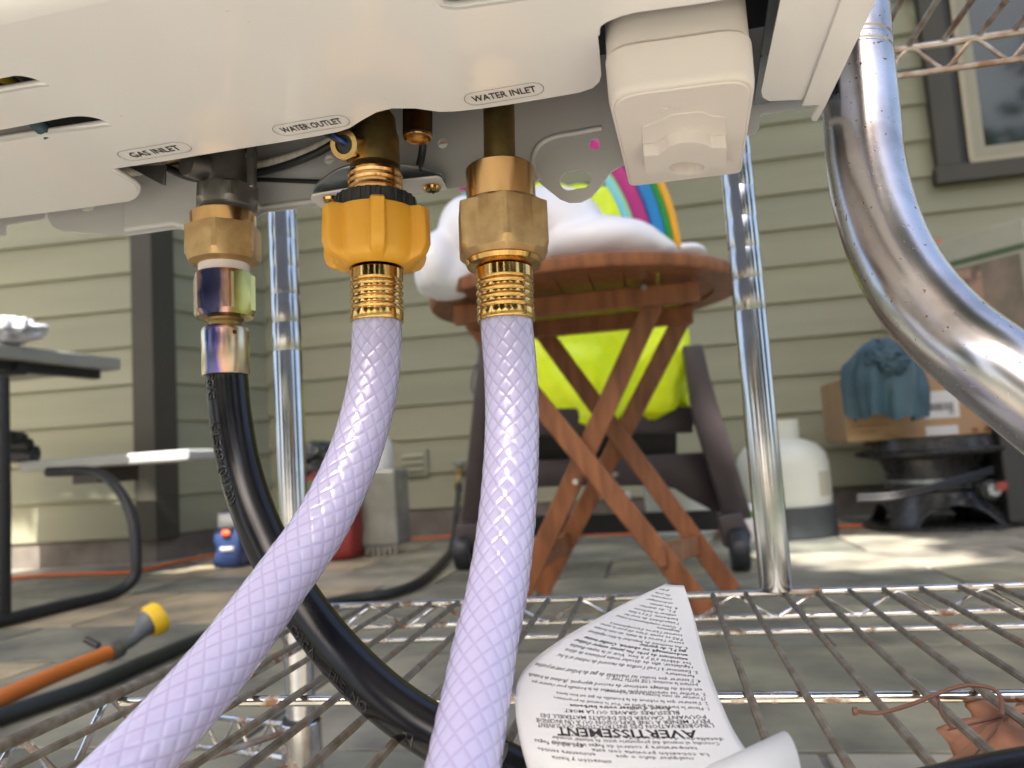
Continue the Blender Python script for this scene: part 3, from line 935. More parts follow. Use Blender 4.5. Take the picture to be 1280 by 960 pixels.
# front-left bottom corner bA; box extends right along WD
Lx, Hx, Dx = .66, .215, .34
MB().box(bl + WD * Lx / 2 + WB * Dx / 2 + V((0, 0, Hx / 2)), (Lx, Dx, Hx), prot).build('carton', M['card'], bx, smooth=0, bevel=.004)
def face(t, h, o=0.0015): return bl + WD * t + V((0, 0, h)) + WN * o
def decal(nm, mt, t0, t1, h0, h1, o=0.0012, par=bx):
    return MB().prism([face(t0, h0, 0.0002), face(t1, h0, 0.0002), face(t1, h1, 0.0002), face(t0, h1, 0.0002)], WN * o).build(nm, mt, par, smooth=0)
def fpx(px, py):
    q = PL(px, py, bl, WN); return (q - bl).dot(WD), q.z - bl.z
a0, a1 = fpx(1157, 524), fpx(1196, 487)
decal('shipping_label', M['paper'], a0[0], a1[0], a0[1], a1[1])
a0, a1 = fpx(1158, 545), fpx(1197, 531)
decal('small_label', M['paper'], a0[0], a1[0], a0[1], a1[1])
m = MB(); rb = random.Random(5)
x0, y0 = fpx(1163, 514); x1, y1 = fpx(1183, 503)
x = x0
while x < x1:
    wdt = rb.choice((.0015, .003, .0045)); m.prism([face(x, y0, .0018), face(x + wdt, y0, .0018), face(x + wdt, y1, .0018), face(x, y1, .0018)], WN * .0003); x += wdt + rb.choice((.002, .003))
x0, y0 = fpx(1186, 518); x1, y1 = fpx(1191, 502); yy = y0
while yy < y1:
    wdt = rb.choice((.002, .004)); m.prism([face(x0, yy, .0018), face(x1, yy, .0018), face(x1, yy + wdt, .0018), face(x0, yy + wdt, .0018)], WN * .0003); yy += wdt + .003
m.build('barcode', M['print'], bx, smooth=0)
m = MB()
for (xa, ya, xb, yb) in ((1064, 534, 1112, 531), (1075, 541, 1095, 539), (1105, 545, 1118, 543), (1215, 541, 1222, 534), (1231, 538, 1238, 533), (1246, 537, 1253, 531), (1205, 505, 1235, 502), (1205, 510, 1235, 508)):
    u, v_ = fpx(xa, ya), fpx(xb, yb)
    MB().prism([face(u[0], u[1], .0005), face(v_[0], u[1], .0005), face(v_[0], max(v_[1], u[1] + .004), .0005), face(u[0], max(v_[1], u[1] + .004), .0005)], WN * .0006).build('printing', M['wood'], bx, smooth=0)
# blue cloth on the box
tc_ = P(1100, 478, 2.42)
rotc = Matrix.Rotation(.3, 3, 'Y')
m = MB(); na, nb = 150, 40
top_ = P(1097, 428, 2.50)
for i in range(nb + 1):
    s_ = i / nb
    for j in range(na):
        th = 2 * math.pi * j / na
        edge_ = 1 + .16 * mnoise.noise(V((math.cos(th) * 1.3, math.sin(th) * 1.3, 5)))
        rad_ = (.128 * math.sin(min(1, s_ * 1.5) * math.pi / 2)) * (1 - .10 * max(0, s_ - .75) * 4)
        fold = .17 * s_ * (math.sin(th * 6 + 2.2 * mnoise.noise(V((math.cos(th), math.sin(th), s_ * 1.4))) + s_ * 2.2) + .45 * math.sin(th * 13 + s_ * 3))
        cr = .022 * mnoise.noise(V((math.cos(th) * 2.2, math.sin(th) * 2.2, s_ * 4 + 2)))
        m.v.append(V((top_.x, top_.y, top_.z)) + WD * math.cos(th) * rad_ * (1 + fold) * .92 + WB * (math.sin(th) * rad_ * (1 + fold) * .8 + .0) + V((0, 0, -.245 * s_ ** 1.7 * edge_ + cr)))
for i in range(nb):
    for j in range(na):
        a, b = i * na + j, i * na + (j + 1) % na
        m.f.append((a, b, b + na, a + na))
m2 = blob(P(1108, 450, 2.42), (.065, .05, .055), 8, .26, 1.5, 5, True, None, 2)
m.add(m2.v, m2.f)
tag(m.build('tarp', M['tarp'], smooth=180), 'crumpled slate blue cloth draped over the left end of the cardboard box', 'cloth')
# retail box standing on the carton
rb0 = P(1207, 452, 2.62)
rbx = thing('printed_box', 'tall white and green printed box with a picture of people at the right edge', 'box', bl + WD * .5 + V((0, 0, Hx)))
rc = bl + WD * .635 + WB * .2 + V((0, 0, Hx))
rrot = prot @ Matrix.Rotation(R(-52), 3, 'Z')
Bw, Bd, Bh = .30, .34, .47
MB().box(rc + V((0, 0, Bh / 2)), (Bw, Bd, Bh), rrot).build('carton', M['boxwhite'], rbx, smooth=0, bevel=.003)
def rface(sx, u0, u1, h0, h1, nm, mt, o=.001):
    # decals on the two visible faces of the turned box: sx=0 front (-y), 1 left (-x)
    vs = []
    for uu, hh_ in ((u0, h0), (u1, h0), (u1, h1), (u0, h1)):
        q = V((uu, -Bd / 2 - .0004, hh_)) if sx == 0 else V((-Bw / 2 - .0004, uu, hh_))
        vs.append(rc + rrot @ q)
    off = rrot @ (V((0, -o, 0)) if sx == 0 else V((-o, 0, 0)))
    MB().prism(vs, off).build(nm, mt, rbx, smooth=0)
rface(0, -.15, .15, .37, .39, 'dark_edge', M['boxgreen'])
rface(0, -.13, .13, .0, .36, 'picture', M['boxpale'])
rface(0, -.13, .0, .0, .35, 'picture_of_people', M['skin'], .002)
rface(1, -.16, .16, .44, .485, 'red_band', M['redlabel'])
rface(1, -.13, .13, .08, .30, 'photo', M['boxgreen'])

# ---- sacks and containers below the left part of the back wall
def sack(nm, lab, cat, px, pyb, d, wpx, hpx, mt, top=None, seed=1, extra=()):
    c = gp(px, d); W_, H_ = wpx * d / F, hpx * d / F
    s = thing(nm, lab, cat, c)
    bm = bmesh.new(); bmesh.ops.create_cube(bm, size=2); bmesh.ops.subdivide_edges(bm, edges=bm.edges, cuts=9, use_grid_fill=True)
    for v in bm.verts:
        q = v.co * .75 + v.co.normalized() * .32
        q = V((q.x * W_ / 2, q.y * .06 * (1 - .3 * max(0, q.z)), (q.z + 1) * H_ / 2))
        q += V((1, 1, .3)) * .008 * mnoise.fractal(q * 18 + V((seed, 0, 0)), 1, 2, 3)
        q.z = max(q.z, 0.0)
        v.co = prot @ q + c
    me = bpy.data.meshes.new('bag'); bm.to_mesh(me); bm.free(); me.polygons.foreach_set('use_smooth', [True] * len(me.polygons))
    part('bag', me, mt, s)
    for (en, em, u0, u1, v0, v1) in extra:
        m = MB(); k = 8
        for i in range(k + 1):
            for vv in (v0, v1):
                u = u0 + (u1 - u0) * i / k
                m.v.append(c + WD * (u * W_ / 2) + V((0, 0, vv * H_)) + WN * (.068 - .03 * u * u - .01 * abs(vv - .5)))
        for i in range(k): m.f.append((2 * i, 2 * i + 2, 2 * i + 3, 2 * i + 1))
        o = m.build(en, em, s); q = o.modifiers.new('t', 'SOLIDIFY'); q.thickness = .003
    return s, c, W_, H_
sack('ice_melt_bag', 'blue and white sack with a red mark at the inside corner of the house', 'bag', 293, 695, 2.75, 34, 68, M['bluebag'], extra=(('white_top', M['sackwhite'], -.8, .8, .72, .97), ('mark', M['redlabel'], -.3, .3, .56, .68), ('lettering', M['sackwhite'], -.6, .5, .30, .38)))
sack('charcoal_bag', 'red charcoal sack with a dark printed panel behind the pale hose', 'bag', 412, 690, 2.78, 72, 110, M['red'], seed=4, extra=(('panel', M['boxgreen'], -.75, -.1, .45, .88), ('panel_white', M['sackwhite'], .1, .6, .2, .5)))
c = gp(400, 2.80)
bn = thing('black_bundle', 'black glossy folded tarp lying on top of the red charcoal sack', 'tarp', c)
blob(c + V((0, 0, .37)), (.095, .06, .05), 5, .3, 2.5, 4, True).build('top_fold', M['blackmetal'], bn, smooth=180)
blob(c + V((0, 0, .315)), (.09, .06, .04), 9, .2, 2.5, 4, True).build('lower_fold', M['blackpl'], bn, smooth=180)
c = gp(471, 2.85)
cx_ = thing('clear_bin', 'smoky clear plastic bin with slotted base behind the pale hose', 'bin', c)
MB().box(c + V((0, 0, .17)), (.19, .16, .27), prot).build('body', M['clear'], cx_, smooth=0, bevel=.01)
for k in range(9): MB().box(c + V((0, 0, .017)) + WD * (-.085 + .021 * k) - WB * .07, (.009, .012, .034), prot).build('foot', M['clear'], cx_, smooth=0)
MB().box(c + V((0, 0, .04)) , (.185, .155, .012), prot).build('base', M['tankbase'], cx_, smooth=0)
c2_ = gp(478, 2.85) + V((0, 0, .305))
bt = thing('white_bottle', 'white plastic bottle standing on top of the clear bin', 'bottle', c2_)
rev(MB(), c2_, [(.038, 0), (.042, .01), (.042, .09), (.03, .115), (.016, .12)]).build('body', M['sackwhite'], bt)
rev(MB(), c2_, [(.017, .12), (.017, .14)]).build('cap', M['sackwhite'], bt)

# ---- cords and hoses on the patio
def floor_run(pts, r, lift=0.0, nn=60):
    return resample([G(x, y_, 0) + V((0, 0, r + lift)) for x, y_ in pts], nn)
o = MB().tube(floor_run([(-40, 729), (20, 724), (60, 721), (110, 719), (150, 718), (185, 713), (225, 704), (262, 697), (300, 692)], .006), .006, 8).build('extension_cord', M['orangecord'])
tag(o, 'orange extension cord lying along the foot of the left wall', 'cord')
o = MB().tube(floor_run([(480, 682), (505, 676), (540, 674), (575, 671), (640, 670), (900, 668), (1050, 660), (1120, 655)], .005, nn=80), .005, 8).build('extension_cord', M['orangecord'])
tag(o, 'orange extension cord running along the back wall behind the stand', 'cord')
gpts = [G(x, y_, 0) + V((0, 0, .013)) for x, y_ in ((-60, 930), (0, 908), (60, 887), (120, 865), (180, 838), (240, 812), (330, 780), (430, 757), (490, 748), (530, 730), (555, 705), (565, 690))]
gpts += [wp(tq + .01, .06, .2), wp(tq + .005, .2, .10), wp(tq, hq - .05, .08)]
gh = thing('garden_hose', 'long black garden hose crossing the tiles up to the wall tap', 'hose', gpts[1])
MB().tube(resample(gpts, 130), .012, 12).build('tube', M['hosegreen'], gh)
pe = gpts[-1]
MB().tube([pe + V((0, 0, .004)), pe + V((0, 0, -.03))], .017, 14).build('coupling', M['brass_old'], gh)
# watering wand
wn = thing('watering_wand', 'orange watering wand with grey neck and yellow shower head on the tiles', 'garden wand', G(100, 850))
A_ = G(-70, 922) + V((0, 0, .016)); B_ = G(138, 838) + V((0, 0, .03))
m = MB(); pts = resample([A_, A_.lerp(B_, .5) + V((0, 0, .003)), B_], 14); m.tube(pts, [.0132 - .00004 * i for i in range(15)], 16); m.build('handle', M['orangehose'], wn)
dB = (B_ - A_).normalized()
MB().tube([B_ - dB * .006, B_ + dB * .022], .0165, 18).build('collar', M['pot'], wn)
c3 = B_ + dB * .022
H_ = G(188, 818) + V((0, 0, .058))
MB().tube(resample([c3, c3.lerp(H_, .5) + V((0, 0, -.006)), H_], 12), [.0125, .011, .0105, .0105, .0105, .0105, .0105, .011, .012, .014, .0175, .022, .026], 16).build('neck', M['greyhose'], wn)
dh = (H_ - c3).normalized() + V((.35, -.2, 0)); dh.normalize()
m = MB().tube([H_ - dh * .004, H_ + dh * .004, H_ + dh * .018, H_ + dh * .022, H_ + dh * .022, H_ + dh * .016], [.027, .031, .031, .028, .013, .011], 24)
m.build('shower_head', M['headyellow'], wn)
MB().tube([H_ + dh * .0165, H_ + dh * .019], .0125, 16).build('spray_face', M['black'], wn)
MB().tube([B_ + V((-.02, 0, .012)), B_ + V((-.045, .005, .024))], .006, 8).build('lever', M['black'], wn)
# hanging lead on the back wall
pts = [PL(x, y_, Cin + WN * .05, WN) for x, y_ in ((603, 405), (597, 425), (600, 445), (592, 465), (590, 485), (598, 500), (606, 512))]
m = MB().tube(resample(pts, 30), .005, 8)
tag(m.build('wall_cable', M['greyhose']), 'grey cable hanging in a loose curve on the wall left of the table', 'cable')

# ---- picnic table at the left
pt = thing('picnic_table', 'grey topped folding picnic table with attached bench and black tube legs', 'table', G(80, 760))
hT = .735
def TH(px, py, h): return G(px, py, h)
c0 = TH(152, 463, hT - .035); e1 = (TH(0, 447, hT - .035) - c0).normalized(); e2 = (TH(0, 479, hT - .035) - c0).normalized()
q1 = c0 + e1 * 1.3; q2 = c0 + e2 * .75; q3 = q1 + e2 * .75
m = MB().prism([c0, q1, q3, q2], V((0, 0, .042))); m.build('tabletop', M['tabletop'], pt, smooth=0, bevel=.006)
m = MB()
for off in (.05, .70):
    m.beam(c0 + e2 * off + e1 * .05 - V((0, 0, .015)), c0 + e2 * off + e1 * 1.2 - V((0, 0, .015)), .03, .03, (0, 0, 1))
m.beam(c0 + e1 * .35 + e2 * .02 - V((0, 0, .02)), c0 + e1 * .35 + e2 * .7 - V((0, 0, .02)), .04, .03, (0, 0, 1))
m.build('under_frame', M['black'], pt, smooth=0)
bA_, bB_ = P(24, 588, 2.65), P(235, 566, 2.5)
bB_.z = bA_.z = .395
bd = (bB_ - bA_).normalized(); bs = V((-bd.y, bd.x, 0))
m = MB().prism([bA_, bB_, bB_ + bs * .26, bA_ + bs * .26], V((0, 0, .035)))
for v in m.v: v.z -= .0175
bn_ = m.build('bench_seat', M['benchtop'], pt, smooth=0, bevel=.008)
MB().box(bA_ + bd * .24 + bs * .13 - V((0, 0, .045)), (.10, .2, .055), Matrix.Rotation(math.atan2(bd.y, bd.x), 3, 'Z')).build('bracket', M['brownpl'], pt, smooth=0)
g0, g1 = G(-60, 800) + V((0, 0, .016)), G(158, 745) + V((0, 0, .016))
pts = [g0, g0.lerp(g1, .5), g0.lerp(g1, .9), g1 + V((.02, 0, .03)), P(170, 700, depth(g1) + .02), P(166, 650, depth(g1) + .06), P(148, 612, depth(g1) + .12), P(118, 590, depth(g1) + .2), P(60, 590, depth(g1) + .25)]
MB().tube(resample(pts, 60), .0155, 14).build('leg_tube', M['black'], pt)
lp = G(4, 783) + V((0, 0, .01)); zt = depth(lp)
MB().tube([lp, P(4, 640, zt), P(2, 472, zt + .05)], .0165, 12).build('leg', M['black'], pt)
MB().tube([P(-60, 640, zt), P(8, 640, zt)], .013, 12).build('leg_brace', M['black'], pt)
m = blob(P(4, 414, 2.3), (.11, .09, .04), 6, .35, 2.2, 4, True)
tag(m.build('white_cloth', M['cloth'], smooth=180), 'crumpled white cloth lying on the grey picnic table top', 'cloth')
bz = thing('black_bundle', 'pile of black tools lying on the picnic bench', 'tools', P(30, 560, 2.7))
MB().tube([P(-10, 566, 2.68), P(44, 569, 2.68)], .034, 14).build('roll', M['blackmetal'], bz)
MB().tube([P(-10, 556, 2.66), P(38, 556, 2.66)], .022, 12).build('roll', M['black'], bz)
blob(P(12, 551, 2.68), (.06, .05, .035), 2, .3, 2, 3, True).build('strap', M['blackmetal'], bz, smooth=180)

# ================================================================== WIRE RACK
pr = P(970, 741, 0.60); hs = pr.z
rk = thing('wire_rack', 'chrome wire shelf rack with grimy rusted cross wires under the hoses', 'shelf rack', V((pr.x, pr.y, 0)))
SO = V((pr.x, pr.y, hs))
def onrail(px, back=0.0, h=hs):
    """point of the shelf's far rail seen at picture column px"""
    r = ray(px, 0) ; r2 = ray(px, 900)
    nn = r.cross(r2)                       # plane through the camera and that column
    o = SO + WB * back; o = V((o.x, o.y, h))
    t = (CAM - o).dot(nn) / WD.dot(nn)
    return o + WD * t
Lr, Rr = onrail(384), onrail(1345)
def zig(A, d, length, z0, z1, pitch, r, nm='truss_wire', mtl=None):
    n = int(length / pitch)
    pts = []
    for k in range(n + 1):
        p = A + d * (k * pitch)
        pts += [p + d * (-pitch * .07) + V((0, 0, z0)), p + d * (pitch * .07) + V((0, 0, z0)), p + d * (pitch * .43) + V((0, 0, z1)), p + d * (pitch * .57) + V((0, 0, z1))]
    MB().tube(resample(pts, len(pts) * 3), r, 8).build(nm, mtl or M['rail'], rk)
wr = 0.0028
zt_ = hs
RL = (Rr - Lr).length
MB().tube([Lr, Rr], wr, 12).build('rail', M['rail'], rk)
for dz, b in ((-.018, 0), (-.030, 0.002)):
    MB().tube([Lr + V((0, 0, dz)) + WB * b, Rr + V((0, 0, dz)) + WB * b], wr * .95, 12).build('rail', M['rail'], rk)
zig(Lr - WB * .001, WD, RL - .06, -.003, -.017, .060, .0017)
SL = 0.46
MB().tube([Lr, Lr - WB * SL], wr * 1.15, 12).build('side_rail', M['wire'], rk)
MB().tube([Lr + V((0, 0, -.030)), Lr - WB * SL + V((0, 0, -.030))], wr, 12).build('side_rail', M['rail'], rk)
zig(Lr + WD * .0005, -WB, SL - .05, -.003, -.028, .062, .0019)
mid = 0.25
kA = PL(60, 879, V((0, 0, hs - .0055)), V((0, 0, 1)))
tB = -(kA - Lr).dot(WB)
for bb in (tB, tB + .22):
    MB().tube([Lr - WB * bb + V((0, 0, -.0052)), Rr - WB * bb + V((0, 0, -.0052))], .0029, 12).build('support_rail', M['rail'], rk)
pxs = [423, 461, 499, 537, 575, 613, 650, 687, 726, 766, 806, 848, 890, 932, 978, 1020, 1062, 1105, 1150, 1197, 1243, 1290, 1335]
wl = SL
wm = None
rw = random.Random(9)
for px in pxs:
    q = onrail(px)
    if wm is None:
        m = MB().tube(resample([V((0, 0, 0)), -WB * wl * .5 + V((0, 0, -.0004)), -WB * wl], 20), .0020, 8)
        m.tube([V((0, 0, 0)), V((0, 0, -.0035))], .0024, 8)
        wm = m.mesh('wire')
    o = part('wire', wm, M['wire'], rk)
    o.matrix_parent_inverse = Matrix.Translation(-V(rk.location))
    o.location = q + V((0, 0, .0004)) + WD * rw.uniform(-.001, .001)
# posts
def post(base, z0, z1, r, rings, nm='post'):
    m = MB(); prof = [(r * .9, z0), (r, z0 + .001)]
    z = z0
    for g in rings:
        prof += [(r, g - .0012), (r * .985, g - .0004), (r * .985, g + .0004), (r, g + .0012)]
    prof += [(r, z1)]
    rev(m, V((base.x, base.y, 0)), prof, 40)
    return m.build(nm, M['chrome'], rk, smooth=50)
Pr = onrail(970) - WB * .004
Pl = onrail(374) - WB * .004
rg = [hs + .18 + .0254 * k for k in range(14)]
post(Pr, hs + .002, .98, .0125, [hs + .222 + .0254 * k for k in range(12)])
post(Pl, .02, .98, .0125, [hs + .225 + .0254 * k for k in range(12)])
# sleeve round the foot of the left post
c = V((Pl.x, Pl.y, 0))
zz = PL(375, 902, Pl, WN).z
rev(MB(), c, [(.0172, .0), (.0172, zz), (.0160, zz + .001), (.0132, zz + .0005)], 32).build('sleeve', M['rail'], rk)
rev(MB(), c, [(.0125, zz + .0005), (.0158, zz + .0016), (.0150, zz + .004), (.0127, zz + .0045)], 32).build('sleeve_ring', M['black'], rk)
# lower tier corner that shows under the shelf
lz = zz - .004
A_ = V((Pl.x, Pl.y, lz))
for dz in (0, -.028):
    MB().tube([A_ + V((0, 0, dz)), A_ - WD * .16 + WB * .04 + V((0, 0, dz))], .0026, 10).build('lower_rail', M['rail'], rk)
    MB().tube([A_ + V((0, 0, dz)), A_ - WB * .2 - WD * .13 + V((0, 0, dz))], .0026, 10).build('lower_rail', M['wire_top'], rk)
zig(A_ - WD * .15 + WB * .0375, (WD * .16 - WB * .04).normalized(), .13, -.003, -.025, .04, .0017)
# rusty clip
MB().box(onrail(1003) + V((0, 0, .0022)) - WB * .004, (.026, .016, .004), prot).build('clip', M['wire_top'], rk, smooth=0, bevel=.001)
# upper shelf
ht = PL(1200, 51, SO, WN).z
UL, UR = onrail(1000, 0, ht), onrail(1400, 0, ht)
UL = V((Lr.x, Lr.y, ht))
MB().tube([UL, UR], .0030, 12).build('rail', M['wire_top'], rk)
MB().tube([UL + V((0, 0, -.0215)), UR + V((0, 0, -.0215))], .0026, 12).build('rail', M['wire_top'], rk)
q = onrail(1137, 0, ht)
k = int((q - UL).length / .047)
zig(UL + WD * ((q - UL).length - .047 * k) , WD, (UR - UL).length - .04, -.002, -.0195, .047, .0019, mtl=M['wire_top'])
for px in [1137 + 44 * k for k in range(-3, 5)]:
    q = onrail(px, 0, ht) + V((0, 0, .003))
    MB().tube([q, q - WB * .13], .0023, 8).build('wire', M['wire_top'], rk)
MB().tube([onrail(1060, 0, ht) - WB * .13, onrail(1380, 0, ht) - WB * .13], .003, 10).build('rail', M['wire_top'], rk)

# ================================================================== BENT PIPE
bp = [(1058, -60, .335), (1064, 0, .33), (1070, 75, .325), (1077, 150, .318), (1081, 200, .312), (1092, 255, .303), (1112, 312, .292), (1143, 366, .279), (1188, 416, .266), (1240, 458, .253), (1300, 505, .243), (1380, 568, .232)]
bp = [(a_, b_, c_ * 1.2) for a_, b_, c_ in bp]
pts = resample([P(*q) for q in bp], 110)
rp = .0177
rad = []
for i, p in enumerate(pts):
    u = i / 110 * (len(bp) - 1)
    rr_ = rp
    for g in (1.80, 1.93):
        if abs(u - g) < .035: rr_ = rp * .965
    rad.append(rr_)
pts2 = []; rad2 = []
pts = resample([P(*q) for q in bp], 440)
for i, p in enumerate(pts):
    u = i / 440 * (len(bp) - 1)
    rr_ = rp
    for g in (1.80, 1.99):
        if abs(u - g) < .03: rr_ = rp * .965
    pts2.append(p); rad2.append(rr_)
bpo = MB().tube(pts2, rad2, 64).build('bent_pipe', M['chrome_pipe'])
tag(bpo, 'thick worn chrome pipe bending to the right edge beside the white heater', 'pipe')

# ================================================================== WATER HEATER
eyH = ray(872, 622).normalized()
exH = -ray(-2747, 791); exH = (exH - eyH * exH.dot(eyH)).normalized()
ezH = exH.cross(eyH)
O = P(630, 140, .365)
def HB(px, py, h=0.0): return PL(px, py, O + ezH * h, ezH)
def l2(p): return V(((p - O).dot(exH), (p - O).dot(eyH)))
def hb(px, py, h=0.0): return l2(HB(px, py, h))
def W3(x, y_, z): return O + exH * x + eyH * y_ + ezH * z
ht_ = thing('water_heater', 'white portable water heater hanging above with its labelled underside in view', 'water heater', O)
yF = hb(0, 30).y
xR = hb(1031, 133).x + .004
xL = hb(0, 200).x - .2
edge = [(0, 272), (80, 262), (157, 251), (169, 244), (172, 237), (169, 230), (150, 218.5), (134, 211), (160, 207), (210, 199.5), (260, 191), (310, 183), (350, 176.6), (400, 168), (424, 163), (437, 158.5), (452, 149),
        (470, 139), (490, 134), (519, 134), (536, 136.5), (550, 138.4), (569, 137.8), (600, 134.5), (644, 128), (700, 118.5), (725, 114), (741, 108.5), (749, 101), (751.5, 92), (749, 60), (747, 40), (751, 31), (760, 25), (775, 19), (794, 14), (840, 7.5), (887, 1), (935, -7), (968, -13), (977, -10),
        (972, 15), (951.5, 112), (953, 120), (961, 125), (1002, 123), (1012, 112), (1075, -8)]
ol = [hb(*q) for q in edge]
ol = [V((xL, ol[0].y + (ol[0].y - ol[1].y) * 0 + (xL - ol[0].x) * (ol[1].y - ol[0].y) / (ol[1].x - ol[0].x) * 0))] + ol
yR = yF
ol += [V((ol[-1].x, yF)), V((xL, yF))]
s1 = [hb(*q) for q in smooth2([(-160, 124), (0, 96.5), (20, 93), (40, 96), (61, 104.5)], 24)] + [hb(*q) for q in ((61.5, 106), (40, 109), (0, 116), (-160, 144))]
s2 = [hb(*q) for q in smooth2([(-160, 190), (0, 161), (50, 151.5), (85, 145), (105, 144), (125, 147.5), (139.5, 155)], 24)] + [hb(*q) for q in ((140, 156.5), (60, 167), (0, 176.5), (-160, 204))]
s3 = [hb(*q) for q in smooth2([(545, -1), (550, 6), (556, 9), (572, 10.5), (600, 7), (650, 0), (700, -7)], 24)] + [hb(*q) for q in ((715, -14), (715, -45), (540, -30), (538, -15))]
FR = (O, exH, eyH, ezH)
plate('bottom_cover', ol, [s1, s2, s3], .0012, FR, M['white'], ht_, bevel=.0005)
# outer strip of the cover and its little tongue
st_ = [hb(*q, -.0012) for q in ((1050, 0), (1001.5, 131), (1023, 130.5), (1013.5, 146), (1014, 150), (1021.5, 150.5), (1031.5, 133), (1095, 0))]
d_ = (st_[0] - st_[1]).normalized(); d2 = (st_[-1] - st_[-2]).normalized()
st_ = [st_[0] + d_ * (abs(yF - st_[0].y))] + st_[1:-1] + [st_[-1] + d2 * abs(yF - st_[-1].y)]
plate('side_flange', st_, [], .0012, (O - ezH * .0013, exH, eyH, ezH), M['white'], ht_, bevel=.0005)
# rolled lips of the slots and of the notches
def lip(pl, r, up=.0012, nm='rolled_lip'):
    pts = [HB(*q) + ezH * up for q in pl]
    MB().tube(resample(pts, 40), r, 12).build(nm, M['white'], ht_)
lip([(-140, 143), (0, 119), (40, 112), (60, 107.5), (65, 104.5)], .002, .002)
lip([(-140, 203), (0, 180), (60, 171), (125, 161), (140, 157.5), (144, 153)], .0022, .0021)
lip([(542, -6), (547, 9), (560, 15), (580, 14.5), (640, 6), (700, -3)], .0026, .0021)
lip([(133, 210), (142, 214), (169, 231), (172.5, 239), (168, 247), (158, 251.5)], .0016, .0013)
lip([(746.5, 45), (748, 34), (757, 26), (772, 20), (794, 14.5), (887, 1)], .0012, .001)
# body walls
def slab(nm, lo_, hi_, mt, **k):
    vs = [W3(x, y_, z) for x in (lo_[0], hi_[0]) for y_ in (lo_[1], hi_[1]) for z in (lo_[2], hi_[2])]
    return MB().add(vs, [(0, 1, 3, 2), (4, 6, 7, 5), (0, 4, 5, 1), (2, 3, 7, 6), (0, 2, 6, 4), (1, 5, 7, 3)]).build(nm, mt, ht_, **k)
Bpl = P(860, 215, .402)
yB = l2(Bpl).y
xe = hb(1031, 133).x
# front cover with rounded lower edge
m = MB(); prof = [(yF + .0, -.0006)] + [(yF - .012 * math.sin(t), .0114 - .012 * math.cos(t)) for t in [math.pi / 2 * i / 8 for i in range(1, 9)]] + [(yF - .012, .42), (yF - .0108, .42), (yF - .0108, .0114)] + [(yF - .0108 * math.sin(t), .0114 - .0108 * math.cos(t)) for t in [math.pi / 2 * (8 - i) / 8 for i in range(1, 8)]] + [(yF, .0006)]
m.prism([W3(xL, a, b) for a, b in prof], exH * (st_[-1].x - xL)); m.build('front_cover', M['white'], ht_, smooth=40)
MB().prism([O + exH * q[0] + eyH * q[1] + ezH * .0003 for q in (st_[-2], st_[-1], st_[-1] - V((.0015, 0)), st_[-2] - V((.0015, 0)))], ezH * .42).build('side_wall', M['white'], ht_, smooth=0)
slab('side_wall', (xL, yF - .01, .001), (xL + .0015, yB, .42), M['white'], smooth=0)
slab('top_cover', (xL, yF - .011, .42), (st_[-1].x, yB + .002, .4215), M['white'], smooth=0)
slab('inner_sheet', (xL + .01, yF + .004, .055), (xR + .02, yB - .004, .058), M['dark_in'], smooth=0)  # near-black sheet added as the darkness inside the casing
slab('inner_sheet', (hb(955, 60).x + .002, yF + .01, .012), (hb(955, 60).x + .028, yB - .005, .014), M['galv'], smooth=0)
# back plate
def hv(px, py, b=0.0):
    p = PL(px, py, Bpl + eyH * b, eyH); return V(((p - O).dot(exH), (p - O).dot(ezH)))
lower = [(-160, 318), (0, 295), (7, 294), (8, 281), (20, 279), (50, 275), (56, 273), (57, 268), (57, 255), (60, 255), (60, 272), (67, 284), (77, 288), (110, 291.5), (157, 295), (190, 290.5), (220, 286), (230, 287), (240, 292), (262, 300), (300, 290), (315, 275), (334, 265), (400, 257.5), (480, 247),
         (560, 236), (669, 223), (681, 234), (700, 249), (712, 253.5), (726, 253), (740, 246), (752, 232), (763, 216), (777, 207), (800, 203), (860, 185), (900, 176), (944, 167), (949, 160), (949, 148), (952, 143), (1000, 136), (1026, 133)]
bo = [hv(*q) for q in lower]
xr_ = bo[-1].x; bo += [V((xr_, .40)), V((bo[0].x, .40))]
def circ(px, py, r, n=20): return [hv(px + math.cos(2 * math.pi * i / n) * r, py - math.sin(2 * math.pi * i / n) * r) for i in range(n)]
def caps(x0, x1, py, dy, r):
    out = []
    for i in range(11): t = math.pi / 2 - math.pi * i / 10; out.append(hv(x1 - r + math.cos(t) * r, py - dy - math.sin(t) * r))
    for i in range(11): t = -math.pi / 2 - math.pi * i / 10; out.append(hv(x0 + r + math.cos(t) * r, py + dy - math.sin(t) * r))
    return out
holes = [circ(554, 180, 6), circ(411.5, 200, 5.8), circ(743.5, 180.5, 7), caps(700, 739, 225.5, 1.5, 11.5), caps(103, 118, 259, .5, 5)]
BF = (O + eyH * yB, exH, ezH, -eyH)
plate('back_plate', bo, holes, .0012, BF, M['plate'], ht_, bevel=.0004)
# pressed relief round the mounting hole and stiffening bends
def ridge(pl, r, nm='pressed_ridge', off=-.0002, mt=None, nn=40):
    pts = [PL(x, y_, Bpl + eyH * off, eyH) for x, y_ in pl]
    MB().tube(resample(pts, nn), r, 12).build(nm, mt or M['plate'], ht_)
ridge([(752, 160), (720, 166), (690, 172), (672, 184), (666, 205), (674, 225)], .0016)
ridge([(315, 262), (345, 257), (400, 250), (480, 240)], .0016)
m = MB()
# slanted left cheek of the back plate, catching more light
m.prism([PL(x, y_, Bpl - eyH * .0015, eyH) for x, y_ in ((158, 292), (160, 215), (180, 205), (300, 200), (330, 262), (313, 272), (300, 287), (262, 297), (240, 289), (220, 283.5))], -eyH * .004)
m.build('plate_cheek', M['plate'], ht_, smooth=0, bevel=.0035, bseg=3)
